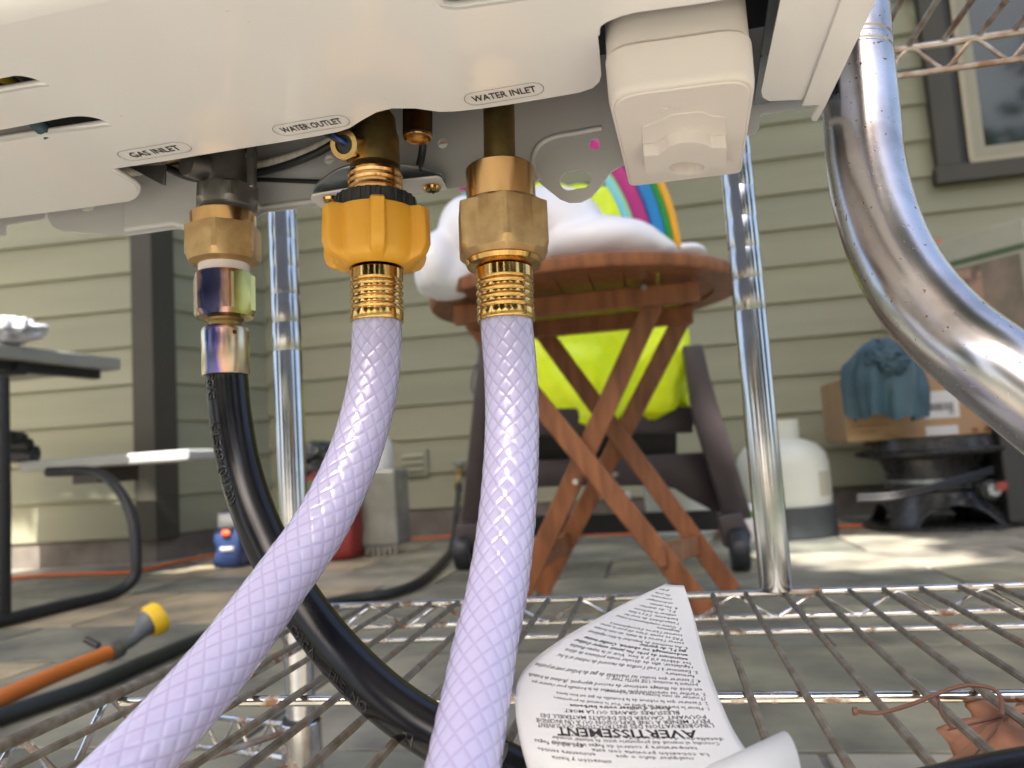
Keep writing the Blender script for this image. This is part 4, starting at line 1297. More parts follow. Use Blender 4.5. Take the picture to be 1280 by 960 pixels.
# bottom flange bent towards the viewer, with screws
hf = hv(470, 250).y
def HF(px, py, z=hf): return PL(px, py, O + ezH * z, ezH)
fl_ = [l2(HF(*q)) for q in ((390, 243), (388, 248), (400, 259), (437, 253), (560, 236), (552, 222), (546, 220), (500, 225))]
plate('bottom_flange', fl_, [], .0012, (O + ezH * hf, exH, eyH, ezH), M['white'], ht_, bevel=.0004)
hg = hf + .004
gl = [l2(HF(*q, hg)) for q in smooth2([(388, 244), (394, 232), (405, 222), (425, 210), (450, 204.5), (480, 203), (510, 206), (535, 211), (552, 217)], 36)] + [l2(HF(*q, hg)) for q in ((556, 224), (500, 233), (440, 241), (392, 248))]
plate('outlet_bracket', gl, [], .0016, (O + ezH * hg, exH, eyH, ezH), M['galv'], ht_, bevel=.0004)
for x, y_ in ((414, 249), (540, 235)):
    p = HF(x, y_, hf - .0014)
    m = MB(); fr_ = [(.0, -.0022), (.0022, -.0021), (.0042, -.0014), (.005, 0)]
    for r_, z in fr_[1:]:
        for j in range(24):
            t = 2 * math.pi * j / 24; m.v.append(p + exH * (math.cos(t) * r_) + eyH * (math.sin(t) * r_) + ezH * z)
    for i in range(2):
        for j in range(24): a, b = i * 24 + j, i * 24 + (j + 1) % 24; m.f.append((a, b, b + 24, a + 24))
    m.f.append(tuple(range(24)))
    m.build('screw', M['brass_shiny'], ht_)
    s_ = MB()
    for u, v_ in ((exH, eyH), (eyH, exH)): s_.beam(p - u * .0022 - ezH * .0022, p + u * .0022 - ezH * .0022, .0008, .0006, v_)
    s_.build('screw_slot', M['print'], ht_, smooth=0)

# battery box
FLp = P(765, 118, .302); hbx = (FLp - O).dot(ezH)
cor = [hb(761, 122, hbx), hb(944, 98, hbx), hb(934, 217, hbx), hb(779, 236, hbx)]
w0 = (cor[1] - cor[0]).length
cen = sum((V(c) for c in cor), V((0, 0))) / 4
foot = rounded([V((cor[0].x - .001, cor[0].y - .003)), V((cor[1].x + .001, cor[1].y - .003)), V((cor[1].x + .0, cor[2].y)), V((cor[0].x + .0, cor[3].y))], radii=[.014, .014, .004, .004], seg=8)
def boxring(prof, nm, mt, par=ht_):
    m = MB(); n = len(foot)
    for s_, z in prof:
        for q in foot:
            d = V(q) - cen; L_ = d.length
            d = d * (1 - s_ / L_)
            m.v.append(W3(cen.x + d.x, cen.y + d.y, z))
    for i in range(len(prof) - 1):
        for j in range(n):
            a, b = i * n + j, i * n + (j + 1) % n
            m.f.append((a, b, b + n, a + n))
    m.f.append(tuple(range(n))); m.f.append(tuple(range((len(prof) - 1) * n, len(prof) * n)))
    return m.build(nm, mt, par, smooth=35)
z0 = hbx
bb = boxring([(.0015, z0 + .0205), (.0006, z0 + .021), (.0006, z0 + .060), (.002, z0 + .062)], 'battery_box', M['white_plastic'])
ld = boxring([(.0034, z0 - .0004), (.0030, z0 + .0003), (.0024, z0 + .0001), (.0014, z0 + .0003), (.0007, z0 + .0010), (.0002, z0 + .0028), (0, z0 + .004), (-.0004, z0 + .0192), (.0004, z0 + .0198), (.002, z0 + .020)], 'battery_lid', M['white_plastic'], bb)
def bxp(px, py): return hb(px, py, hbx)
tabp = rounded([bxp(*q) for q in ((803, 178), (822, 176.5), (834, 166), (848, 161), (866, 160), (880, 163), (888, 168), (907, 167), (905, 191), (886, 193), (878, 202), (862, 206), (846, 206), (832, 200), (806, 201))], .0012, 3)
hole_ = [bxp(857 + math.cos(2 * math.pi * i / 28) * 22, 194 - math.sin(2 * math.pi * i / 28 + .12 * math.cos(2 * math.pi * i / 28)) * 8) for i in range(28)]
plate('latch', tabp, [hole_], .007, (O + ezH * (hbx - .0030), exH, eyH, ezH), M['white_plastic'], ld if False else bb, bevel=.0006)
rec = rounded([bxp(*q) for q in ((802, 157), (822, 150), (840, 141), (876, 138), (890, 143), (907, 144), (908, 166), (888, 168), (803, 178))], .0015, 3)
plate('latch_recess', rec, [], .0008, (O + ezH * (hbx - .0005), exH, eyH, ezH), M['white_plastic'], bb, bevel=.0003)
vt, ft = text2d('ON', .0062, 0, .0002)
po = bxp(822, 141); mm_ = MB(); mm_.add([W3(po.x + x, po.y - y_, hbx - .0004 - z) for x, y_, z in vt], ft)
mm_.build('embossed_lettering', M['white_plastic'], bb, smooth=0)

# printed labels
def pill(cx, x0, x1, s, asc):
    c = hb(*cx); a = hb(*x0); b = hb(*x1)
    Lp = (b - a).length; hp = asc
    out, inn = [], []
    for k, (r, arr) in enumerate(((hp / 2, out), (hp / 2 - .00022, inn))):
        for i in range(13): t = math.pi / 2 - math.pi * i / 12; arr.append(V((c.x + Lp / 2 - hp / 2 + math.cos(t) * r, c.y + math.sin(t) * r)))
        for i in range(13): t = -math.pi / 2 - math.pi * i / 12; arr.append(V((c.x - Lp / 2 + hp / 2 + math.cos(t) * r, c.y + math.sin(t) * r)))
    z = -.0009
    m = MB(); n = len(out)
    m.v = [W3(q.x, q.y, z) for q in out + inn]
    m.f = [(i, (i + 1) % n, (i + 1) % n + n, i + n) for i in range(n)]
    vt, ft = text2d(s, 1.0, .012, 0)
    xs = [q[0] for q in vt]; ys = [q[1] for q in vt]
    wT = max(xs) - min(xs); hT_ = max(ys) - min(ys)
    sx = Lp * .80 / wT if len(s) > 9 else Lp * .70 / wT
    sy = hp * .46 / hT_
    m.add([W3(c.x + (x - min(xs) - wT / 2) * sx, c.y - (y_ - min(ys) - hT_ / 2) * sy, z) for x, y_, _ in vt], ft)
    m.build('printed_label', M['print'], ht_, smooth=0, recalc=False)
hp_ = abs(hb(630, 124).y - hb(630, 107).y)
pill((629.5, 115.5), (580, 124), (679, 107), 'WATER INLET', hp_)
pill((388.5, 155), (342, 163), (435, 147), 'WATER OUTLET', hp_)
pill((193, 187.5), (150, 195), (236, 180), 'GAS INLET', hp_)

# ---- gas valve, outlet body, pipe and drain cap (parts of the heater)
gx = axis((284, 150, .442), (284, 345, .432))
lathe(gx, [(170, 25), (236, 25)], 32).build('gas_valve', M['pot'], ht_)
c, z = at(gx, 216); u = gx['e'] * .9 - gx['f'] * .5; u.normalize()
MB().tube([c + gx['f'] * (-14 * z / F) + u * .004, c + gx['f'] * (-20 * z / F) + u * .016, c + gx['f'] * (-20 * z / F) + u * .0165], [.0075, .0070, .0066], 32).build('valve_boss', M['pot'], ht_)
MB().beam(c + gx['f'] * .0155 - gx['d'] * .03 + gx['e'] * .004, c + gx['f'] * .0155 + gx['d'] * .012 + gx['e'] * .004, .004, .006, gx['f']).build('valve_rib', M['pot'], ht_, smooth=0, bevel=.0006)
# pressed bracket pieces above the valve
for (x0, x1, ya, yb, mt) in ((207, 246, 197, 204, 'brass_shiny'), (262, 318, 187, 196, 'brass_shiny'), (258, 318, 196, 203, 'pot')):
    a, b = P(x0, ya + 4, .447), P(x1, yb - 6, .44)
    MB().beam(a, b, .003, .008, (0, 0, 1)).build('valve_bracket', M[mt], ht_, smooth=0, bevel=.0006)
MB().prism([P(160, 208, .445), P(207, 206, .44), P(206, 231, .44), P(203, 231, .44)], eyH * .001).build('gusset', M['pot'], ht_, smooth=0)
sp_ = [(238 - 278.5, 0)]
hx = lathe(gx, [(237, 36), (240, 40), (256, 40), (262, 36), (266, 31)], 120, hexfun(35.5, .437, R(-6)))
hx.build('valve_hex', M['pot'], ht_, smooth=20)
lathe(gx, [(257, 30), (268, 35), (276, 34), (278, 26)], 48).build('valve_seat', M['pot'], ht_)

ox = axis((468, 130, .405), (471.5, 402, .388))
lathe(ox, [(138, 18), (150, 26), (165, 27), (175, 30), (206, 31), (212, 31)], 40).build('outlet_body', M['brass_old'], ht_)
c, z = at(ox, 186)
uu = (ox['e'] + ox['f'] * -.35 + ox['d'] * .35).normalized()
c1 = c + ox['f'] * (-16 * z / F) + uu * .010
m = MB(); 
def hexbar(c, u, r0, r1, ln, nm, mt, hole=None):
    e_ = u.orthogonal().normalized(); f_ = u.cross(e_)
    m = MB(); prof = [(0, r0 * 1.1), (ln * .8, r0 * 1.1), (ln, r0 * .96)]
    if hole: prof += [(ln, hole), (ln * .4, hole)]
    n = 48
    for k_, (t, rc) in enumerate(prof):
        for j in range(n):
            th = 2 * math.pi * j / n; s = math.pi / 3; a_ = (th + s / 2) % s - s / 2
            r_ = min(rc, r0 / math.cos(a_) * .98) if k_ < 3 else rc
            m.v.append(c + u * t + (e_ * math.cos(th) + f_ * math.sin(th)) * r_)
    for i in range(len(prof) - 1):
        for j in range(n): a, b = i * n + j, i * n + (j + 1) % n; m.f.append((a, b, b + n, a + n))
    m.f.append(tuple(range((len(prof) - 1) * n, len(prof) * n)))
    return m.build(nm, mt, ht_)
hexbar(c1, uu, .0078, .0078, .009, 'sensor_nut', M['brass'], .0048)
MB().tube([c1 + uu * .004, c1 + uu * .0075], .0048, 20).build('sensor_plug', M['blackpl'], ht_)
for k_ in (0, 1):
    MB().tube(resample([c1 + uu * .007 + ox['f'] * .0012 * k_, c1 + uu * .011 - ox['d'] * .003 - ox['f'] * (.004 - .0022 * k_), c1 - ox['f'] * (.0135 - .002 * k_) - ox['d'] * .010 + uu * .008, c1 - ox['f'] * (.018 - .002 * k_) - ox['d'] * .026], 24), .0011, 8).build('sensor_wire', M['bluewire'] if k_ else M['blackpl'], ht_)
# outlet thread
th_ = []
for i in range(13):
    py = 219 + i * 2.6
    th_.append((py, 34 if i % 3 else 32))
lathe(ox, th_, 48).build('outlet_thread', M['brass'], ht_)
# inlet pipe
ix = axis((623, 100, .40), (625.5, 262, .387))
lathe(ix, [(60, 19.5), (235, 20)], 64, hexfun(19.5, .395, R(10), 8)).build('inlet_pipe', M['brass_old'], ht_)
# drain cap, knurled and hollow
kx = axis((522, 100, .405), (522, 172, .40))
kn = lambda th, r, i: r * (1 + (.07 if i < 3 else 0) * math.cos(th * 34))
lathe(kx, [(90, 17.4), (166, 17.4), (168, 17.6), (170, 18.3), (172.5, 18.0), (173.5, 16.5), (172.5, 14.2), (168, 13.4), (160, 13.4)], 240, kn).build('drain_cap', M['brass'], ht_)
lathe(kx, [(160, 13.2), (162, 12.2), (163.5, 13.2), (165.5, 12.2), (167, 13.2)], 48).build('cap_thread', M['brass_old'], ht_)
# wires and woven tube behind
def run(pl, r, nm, mt, par=ht_, nn=40, sides=12):
    return MB().tube(resample([P(*q) for q in pl], nn), r, sides).build(nm, mt, par)
wv = [(150, 214, .46), (205, 207, .46), (240, 211, .46), (262, 213, .459), (310, 211, .456), (350, 203, .448), (390, 190, .436), (425, 172, .424), (445, 150, .41)]
wt = run(wv, .0039, 'woven_tube', M['braidhose_white'])
pp = resample([P(*q) for q in wv], 40)
for a in (8, 20, 24, 29):
    m = MB(); q = pp[a]; d = (pp[a + 1] - q).normalized(); side = d.cross(V((0, -1, 0))).normalized()
    m.tube([q + side * -.0022 + V((0, -.0032, 0)) - d * .002, q + V((0, -.0037, 0)), q + side * .0022 + V((0, -.0032, 0)) + d * .002], .0004, 6)
    m.build('tracer_mark', M['redmark'], wt)
run([(207, 209, .455), (235, 221, .455), (262, 224, .455), (310, 218, .452), (350, 209, .444), (390, 194, .43), (420, 177, .418), (440, 155, .405)], .0022, 'black_wire', M['blackpl'])
run([(300, 224, .46), (340, 225, .457), (395, 227, .45), (440, 226, .44)], .0013, 'black_wire', M['blackpl'])
run([(529, 160, .41), (529, 178, .413), (527, 195, .414), (523, 212, .413)], .0021, 'black_wire', M['blackpl'])
run([(-20, 90, .33), (8, 100, .34), (22, 108, .35), (45, 120, .36)], .0022, 'yellow_wire', M['yellowwire'])
run([(18, 85, .34), (34, 96, .345), (40, 112, .35)], .0035, 'pale_wire', M['galv'])
run([(38, 140, .36), (46, 154, .365), (62, 168, .37)], .0035, 'teal_wire', M['tarp'])
MB().prism([P(-30, 176, .375), P(-30, 158, .375), (P(40, 148, .375)), P(60, 160, .375), P(75, 166, .375)], eyH * .004).build('inner_panel', M['plate'], ht_, smooth=0)

# ================================================================== HOSES
def hose_tube(path, r, s_total_cells, NC=11, per=12, up=14, e0=(0, -1, .01), amp=.024, name='tube', parent=None):
    base = resample([P(*q) for q in path], 400)
    L_ = [0]
    for a, b in zip(base, base[1:]): L_.append(L_[-1] + (b - a).length)
    pitch = .0096
    tot = L_[-1]
    n_s = int(tot / pitch * up)
    pts = []; k = 0
    for i in range(n_s + 1):
        s = tot * i / n_s
        while k < len(L_) - 2 and L_[k + 1] < s: k += 1
        t = (s - L_[k]) / max(1e-9, L_[k + 1] - L_[k])
        pts.append(base[k].lerp(base[k + 1], t))
    fr = frames(pts, e0)
    n_t = NC * per
    m = MB()
    def yarn(x):
        d = abs(x - round(x)); return math.exp(-(d / .11) ** 2)
    for i, (p, e_, f_, d_) in enumerate(fr):
        s = tot * i / n_s / pitch
        sh = mnoise.noise(V((i * .01, 0, r * 999))) * .3
        rr0 = r * (1 + .006 * mnoise.noise(V((i * .05, 1, 7))))
        for j in range(n_t):
            th = 2 * math.pi * j / n_t
            a = NC * j / n_t
            ya, yb = yarn(a + s + sh), yarn(a - s + sh)
            # cushions between the yarns, slightly faceted along one family
            fa = (a + s + sh) % 1 - .5
            h = -max(ya, yb) * amp + .012 * fa
            m.v.append(p + (e_ * math.cos(th) + f_ * math.sin(th)) * rr0 * (1 + h))
    uv = []
    for i in range(n_s):
        s0_, s1_ = tot * i / n_s / pitch, tot * (i + 1) / n_s / pitch
        sh0 = mnoise.noise(V((i * .01, 0, r * 999))) * .3; sh1 = mnoise.noise(V(((i + 1) * .01, 0, r * 999))) * .3
        for j in range(n_t):
            a, b = i * n_t + j, i * n_t + (j + 1) % n_t
            m.f.append((a, b, b + n_t, a + n_t))
            u0, u1 = NC * j / n_t, NC * (j + 1) / n_t
            uv.append([(u0 + sh0, s0_), (u1 + sh0, s0_), (u1 + sh1, s1_), (u0 + sh1, s1_)])
    m.uv = uv
    return m.build(name, M['hose'], parent, smooth=180, recalc=False)
def corr(y0, y1, hw, ribs, first=.22, last=.2):
    """ferrule: plain band, ribs, plain band"""
    out = [(y0 - 1.2, hw * .90), (y0, hw * .97), (y0 + 1, hw)]
    H = y1 - y0; a = y0 + H * first; b = y1 - H * last
    out += [(a - 1, hw)]
    st_ = (b - a) / ribs
    for k in range(ribs):
        c = a + st_ * k
        out += [(c + st_ * .08, hw * .955), (c + st_ * .2, hw * .95), (c + st_ * .42, hw * .995), (c + st_ * .55, hw * 1.01), (c + st_ * .72, hw * 1.0), (c + st_ * .92, hw * .955)]
    out += [(b + 1, hw * 1.0), (y1 - 1.2, hw * 1.01), (y1, hw * .99), (y1 + .3, hw * .93)]
    return out

# ---- outlet hose with the yellow nut
oh = thing('braided_hose', 'translucent lavender braided hose with a yellow wing nut sweeping down left', 'hose', at(ox, 300)[0], 'braided water hoses')
lathe(ox, [(242, 31), (250, 34.5), (256, 34)], 48).build('washer', M['ptfe'], oh)
ser = lambda th, r, i: r * (1 + .022 * max(-.4, min(1, 3 * math.cos(th * 26))))
lathe(ox, [(252, 44), (254, 49.5), (266, 50.5), (270, 50.5), (271, 46)], 260, ser).build('lock_ring', M['blackpl'], oh)
def wing(th, r, i):
    z = .39
    k = 0
    for c in range(6):
        d = (th - R(12) - c * math.pi / 3 + math.pi) % (2 * math.pi) - math.pi
        x = abs(d) * 180 / math.pi
        k = max(k, 1 / (1 + math.exp((x - 8.2) * 1.6)))
    amp = (3.0, 13, 17, 17.5, 17.5, 16, 12, 4, 0, 0)[i]
    return r + amp * z / F * k
lathe(ox, [(270, 47), (271.2, 52.5), (275, 54), (295, 54.3), (316, 54.5), (324, 53), (330, 52), (334, 48), (338, 42), (338.5, 34)], 220, wing).build('yellow_nut', M['yellow'], oh, smooth=50)
lathe(ox, [(328, 30), (333, 36), (335.5, 37), (338, 36), (339, 31)], 48).build('collar', M['brass_shiny'], oh)
lathe(ox, corr(341, 403, 32.8, 4), 64).build('ferrule', M['brass_shiny'], oh)
hose_tube([(471.3, 396, .389), (471, 420, .3885), (469.5, 455, .386), (462, 502, .380), (446, 560, .371), (423, 614, .360), (396, 664, .348), (362, 712, .334), (320, 770, .315), (272, 834, .295), (205, 912, .272), (130, 992, .252), (50, 1070, .235)], .01255, 0, parent=oh)

# ---- inlet hose with the brass union
nx = axis((625, 212, .388), (632.8, 402, .375))
ih = thing('braided_hose', 'translucent lavender braided hose hanging nearly straight down from the large brass union', 'hose', at(nx, 300)[0], 'braided water hoses')
lathe(nx, [(212, 38), (213, 42), (214.5, 43.2), (260, 43.2), (261, 40)], 72).build('union_sleeve', M['brass'], ih)
lathe(nx, [(259, 46), (260.5, 52), (264, 61), (314, 61), (322, 55.5), (329, 46), (330, 36)], 120, hexfun(53.5, .383, R(36))).build('union_nut', M['brass_cast'], ih, smooth=25)
lathe(nx, [(316, 40), (322, 42), (326, 46.5), (330, 48), (335, 46), (337, 41), (338, 34)], 64).build('collar', M['brass_shiny'], ih)
lathe(nx, corr(339, 402, 36, 4), 64).build('ferrule', M['brass_shiny'], ih)
hose_tube([(632.7, 394, .3755), (634.5, 420, .374), (638, 460, .371), (640, 510, .366), (639.5, 560, .359), (636, 620, .347), (630, 680, .334), (621, 740, .320), (608, 800, .304), (597, 860, .287), (586, 920, .270), (574, 990, .252), (560, 1080, .232)], .01285, 0, parent=ih)

# ---- gas hose
gh_ = thing('gas_hose', 'glossy black rubber gas hose with brass and iridescent hex fittings', 'gas hose', at(gx, 330)[0])
fx = axis((279, 262, .436), (282.5, 470, .424))
lathe(fx, [(268, 33), (269, 38), (270, 39.2), (290, 39.2), (291, 36)], 72).build('brass_ring', M['brass'], gh_)
lathe(fx, [(286, 39), (287.5, 46.5), (322, 46.5), (330, 42), (333, 36), (334, 28)], 120, hexfun(41.5, .432, R(36))).build('brass_hex', M['brass_cast'], gh_, smooth=25)
vt, ft = text2d('GIONI', .0052, .0001, .0004)
c, z = at(fx, 303); dn = fx['e'] * math.cos(R(36)) + fx['f'] * math.sin(R(36)); tn = fx['f'] * math.cos(R(36)) - fx['e'] * math.sin(R(36))
o = MB().add([c + dn * (41.5 * .432 / F + z_) + tn * (x - .0085) - fx['d'] * y_ for x, y_, z_ in vt], ft).build('cast_lettering', M['brass_cast'], gh_, smooth=0)
lathe(fx, [(326, 29), (328, 31), (346, 30), (347, 25)], 48).build('thread_seal', M['ptfe'], gh_)
lathe(fx, [(344, 26), (345, 34), (350, 39.5), (393, 39.5), (399, 34), (401, 24)], 120, hexfun(34.8, .428, R(-3)), uvs=True).build('flare_nut', M['chromate_nut'], gh_, smooth=25)
lathe(fx, [(399, 24), (402, 22), (405, 19), (411, 19)], 48).build('neck', M['brass_old'], gh_)
lathe(fx, [(409, 19), (410, 24), (413, 27.5), (417, 28.4), (468, 28.6), (469.5, 27.5), (469.5, 24)], 72, uvs=True).build('crimp_ferrule', M['chromate_ferrule'], gh_, smooth=50)
c, z = at(fx, 421)
dd = (fx['e'] * math.cos(.75) + fx['f'] * math.sin(.75))
MB().tube([c + dd * (28.2 * z / F), c + dd * (28.8 * z / F)], .0012, 12).build('vent_pinhole', M['print'], gh_)
gpath = [(283, 462, .3955), (284.5, 480, .395), (289, 525, .392), (300, 585, .386), (320, 648, .376), (348, 708, .366), (383, 765, .353), (425, 818, .339), (478, 870, .323), (535, 911, .309), (600, 947, .298), (670, 982, .290), (800, 1030, .272), (980, 1045, .255), (1120, 1015, .245), (1220, 993, .24), (1300, 978, .238), (1420, 960, .235)]
gr = .01125
gp_ = resample([P(q[0], q[1], q[2] * 1.075) for q in gpath], 320)
gfr = frames(gp_, (0, -1, .01))
MB().tube(gp_, gr, 40).build('tube', M['rubber'], gh_)
cum = [0]
for a, b in zip(gp_, gp_[1:]): cum.append(cum[-1] + (b - a).length)
def on_hose(s, th, h):
    k = 0
    lo_, hi_ = 0, len(cum) - 2
    while lo_ < hi_:
        mdl = (lo_ + hi_ + 1) // 2
        if cum[mdl] <= s: lo_ = mdl
        else: hi_ = mdl - 1
    k = lo_; t = (s - cum[k]) / (cum[k + 1] - cum[k])
    p = gp_[k].lerp(gp_[k + 1], t); e_ = gfr[k][1].lerp(gfr[k + 1][1], t); f_ = gfr[k][2].lerp(gfr[k + 1][2], t)
    return p + (e_ * math.cos(th) + f_ * math.sin(th)) * (gr + h)
sg = 1 if (R3.transposed() @ gfr[3][2]).x > 0 else -1
def s_at(py):
    best = min(range(len(gp_)), key=lambda i: abs(PY(gp_[i]) - py) if i < 200 else 9e9); return cum[best]
def PY(p):
    q = R3.transposed() @ (p - CAM); return 480 - F * q.y / -q.z
for s, py, sz, th0 in (('PSIG', 466, .0080, -44), ('UL569 (04/20)', 528, .0080, -44), ('CHGA', 775, .0070, -54), ('FILE  NO', 830, .0070, -54), ('21', 905, .0070, -54)):
    vt, ft = text2d(s, sz, .0001, .0005)
    s0_ = s_at(py)
    MB().add([on_hose(s0_ + x, sg * (R(th0) + y_ / gr), z) for x, y_, z in vt], ft).build('embossed_lettering', M['emboss'], gh_, smooth=0)

# ================================================================== PAPER WARNING LABEL
rows_p = [  # v: right (x,y,depth), left silhouette (x,y,depth)
    ((1010, 1010, .242), (664, 1000, .25)), ((950, 958, .255), (650, 945, .26)), ((918, 915, .27), (644, 893, .275)), ((898, 870, .287), (654, 858, .288)),
    ((886, 838, .305), (700, 817, .305)), ((876, 805, .325), (745, 786, .327)), ((867, 770, .348), (786, 759, .350)), ((855, 732, .370), (834, 731, .372))]
Rp = resample([P(*a) for a, b in rows_p], 60); Lp_ = resample([P(*b) for a, b in rows_p], 60)
fwd = R3 @ V((0, 0, -1))
upv = R3 @ V((0, 1, 0))
def paper(u, v):
    """u: 0 right edge .. 1 left silhouette .. >1 curled behind; v: 0 bottom .. 1 tip"""
    v = max(0.0, min(1.0, v)); k = min(int(v * 60), 59); t = v * 60 - k
    a, b = Rp[k].lerp(Rp[k + 1], t), Lp_[k].lerp(Lp_[k + 1], t)
    W_ = (b - a)
    bul = .14 * W_.length
    if u <= 1:
        ang = u * math.pi / 2
        # quarter-ish curl: runs almost straight, then turns away at the left silhouette
        x = math.sin(ang) ** 1.0 * .35 + u * .65
        dep = bul * (1 - math.cos(ang)) * (u ** 1.5)
        return a + W_ * x + fwd * (dep - .0 * u)
    e = u - 1
    return b + W_ * (-.5 * e * e * 2) + fwd * (bul + e * W_.length * .9)
pl = thing('warning_label', 'curled white paper tag printed upside down in French lying on the shelf wires', 'paper tag', paper(.4, .3))
m = MB(); nu, nv = 44, 60
for j in range(nv + 1):
    for i in range(nu + 1): m.v.append(paper(i / nu * 1.25, j / nv))
for j in range(nv):
    for i in range(nu):
        a = j * (nu + 1) + i; m.f.append((a, a + 1, a + nu + 2, a + nu + 1))
o = m.build('sheet', M['paper'], pl, smooth=180, recalc=False)
sm = o.modifiers.new('t', 'SOLIDIFY'); sm.thickness = .0002; sm.offset = 0
def find_uv(px, py):
    best = None
    for j in range(0, 61):
        for i in range(0, 45):
            q = R3.transposed() @ (paper(i / 44, j / 60) - CAM)
            x, y_ = 640 + F * q.x / -q.z, 480 - F * q.y / -q.z
            d = (x - px) ** 2 + (y_ - py) ** 2
            if best is None or d < best[0]: best = (d, i / 44, j / 60)
    _, u_, v_ = best
    st = .02
    for _ in range(14):
        for du, dv in ((st, 0), (-st, 0), (0, st), (0, -st)):
            a_, b_ = min(1, max(0, u_ + du)), min(1, max(0, v_ + dv))
            q = R3.transposed() @ (paper(a_, b_) - CAM)
            d = (640 + F * q.x / -q.z - px) ** 2 + (480 - F * q.y / -q.z - py) ** 2
            if d < best[0]: best = (d, a_, b_)
        if best[1] == u_ and best[2] == v_: st *= .5
        _, u_, v_ = best
    return u_, v_
lines = [
 ('AVERTISSEMENT', 872, 918, 696, 914, 13, .03), ("L'INOBSERVATION DES INSTRUCTIONS QUI SUIVENT", 892, 907, 672, 906, 7, .012), ('PEUT MENER À UNE EXPLOSION OU À UN INCENDIE', 887, 901.5, 670, 900, 6.6, .012),
 ('POUVANT CAUSER DES DÉGÂTS MATÉRIELS, DES', 882, 896, 675, 894, 6.6, .012), ('BLESSURES GRAVES OU LA MORT.', 849, 891, 704, 888, 6.6, .012), ('Avant d’utiliser votre barbecue', 839, 886, 712, 882, 6.4, .03),
 ('1. Placer le barbecue au grand air. Voir le manuel du propriétaire.', 886, 886.5, 691, 872, 5.8, 0), ("2. S'assurer que le robinet de la bouteille de gaz est bien fermé.", 885, 880, 694, 866, 5.8, 0), ('    (Tourner en sens horaire pour le fermer)', 882, 874, 756, 864, 5.6, 0),
 ("3. Vérifier les caractéristiques du robinet de la bouteille pour s'assurer que", 882, 868.5, 664, 852, 5.6, 0), ('    est doté du filetage extérieur de raccord approprié. (Robinet de bouteille', 878, 863, 660, 843, 5.5, 0), ('    portant la mention: USE WITH TYPE 1)', 872, 857, 758, 847, 5.5, 0),
 ('4. S’assurer que toutes les manettes de gaz du brûleur sont en position', 876, 852, 668, 830, 5.4, 0), ('    fermeture.', 868, 846, 830, 842, 5.3, 0), ('5. Examiner à l’oeil l’orifice du raccord de robinet et le bec', 872, 841, 696, 819, 5.3, 0),
 ('    régulateur, afin de déceler toute présence de débris', 866, 835, 706, 812, 5.2, 0), ('    les débris s’il y a lieu. Voir si le tuyau flexible', 863, 830, 712, 806, 5.1, 0), ('    examinant de près. Ne jamais essayer d’utiliser', 860, 825, 718, 800, 5, .02),
 ('    endommagé ou obstrué. Confier toutes', 860, 820, 730, 797, 5, .03), ('    gaz P.L. du quartier.', 858, 815, 798, 806, 4.9, .03), ('6. Au moment de brancher le bloc régulateur', 860, 811, 735, 789, 4.9, 0), ('    serrer l’écrou à la main, en sens horaire', 855, 805, 742, 784, 4.8, 0),
 ('    PAS se servir d’une clé pour le serrer', 853, 800, 750, 780, 4.7, 0), ('    tourner l’écrou d’accouplement à', 853, 795, 762, 779, 4.7, 0), ('    dangereuse.', 850, 790, 820, 785, 4.6, 0), ('7. Ouvrir complètement le robinet', 852, 786, 770, 770, 4.6, 0),
 ('    l’étanchéité de tous les', 848, 780, 780, 768, 4.5, 0), ('    barbecue. S’il y a fuite', 847, 775, 785, 764, 4.4, 0), ('    utiliser le barbecue', 845, 770, 792, 761, 4.3, 0), ('    P.L. du quartier.', 844, 765, 798, 757, 4.2, 0), ('8. Ne jamais', 847, 761, 812, 755, 4.2, 0),
 ('    endommager', 841, 755, 808, 749, 4.1, 0), ('    composants', 840, 750, 814, 745, 4, 0), ('    de prix', 838, 745, 818, 741, 3.8, 0), ('    pas', 835, 739, 824, 737, 3.6, 0),
 ('Consulte el manual del propietario antes de intentar encender', 900, 930, 690, 922, 5.5, 0), ('detalladas de encendido antes de intentar', 905, 924.5, 700, 918.5, 5.3, 0), ('temperatura y control de fugas importantes', 872, 936, 690, 928, 5.5, 0), ('La conexión provista con esta', 886, 944, 740, 938, 5.6, 0),
 ('cualquier daño o que', 868, 949, 770, 946, 5.6, 0), ('gas jabón fugas', 730, 934, 668, 926, 6.5, 0), ('encuentra sentido', 745, 944, 672, 936, 6.5, 0), ('situación y hasta', 765, 953, 690, 947, 6.5, 0)]
m = MB()
for s, xr, yr, xl, yl, hpx, bold in lines:
    vt, ft = text2d(s, 1.0, .008 + bold * .6, 0, 1)
    if not vt: continue
    ind = len(s) - len(s.lstrip())
    u0, v0 = find_uv(xr, yr); u1, v1 = find_uv(xl, yl); 
    ua, va = find_uv(xr, yr - hpx * .5); ub, vb = find_uv(xr, yr + hpx * .5)
    xs = [q[0] for q in vt]; x0_, x1_ = min(xs), max(xs)
    dvh = (vb - va) * 1.0
    vs = []
    for x, y_, _ in vt:
        t = (x - x0_) / (x1_ - x0_)
        u = u0 + (u1 - u0) * t; v_ = v0 + (v1 - v0) * t + (y_ - .36) * dvh
        u = max(0, u)
        vs.append(paper(u, v_) - fwd * .00022 + upv * .00012)
    m.add(vs, ft)
m.build('printed_text', M['print'], pl, smooth=0, recalc=False)
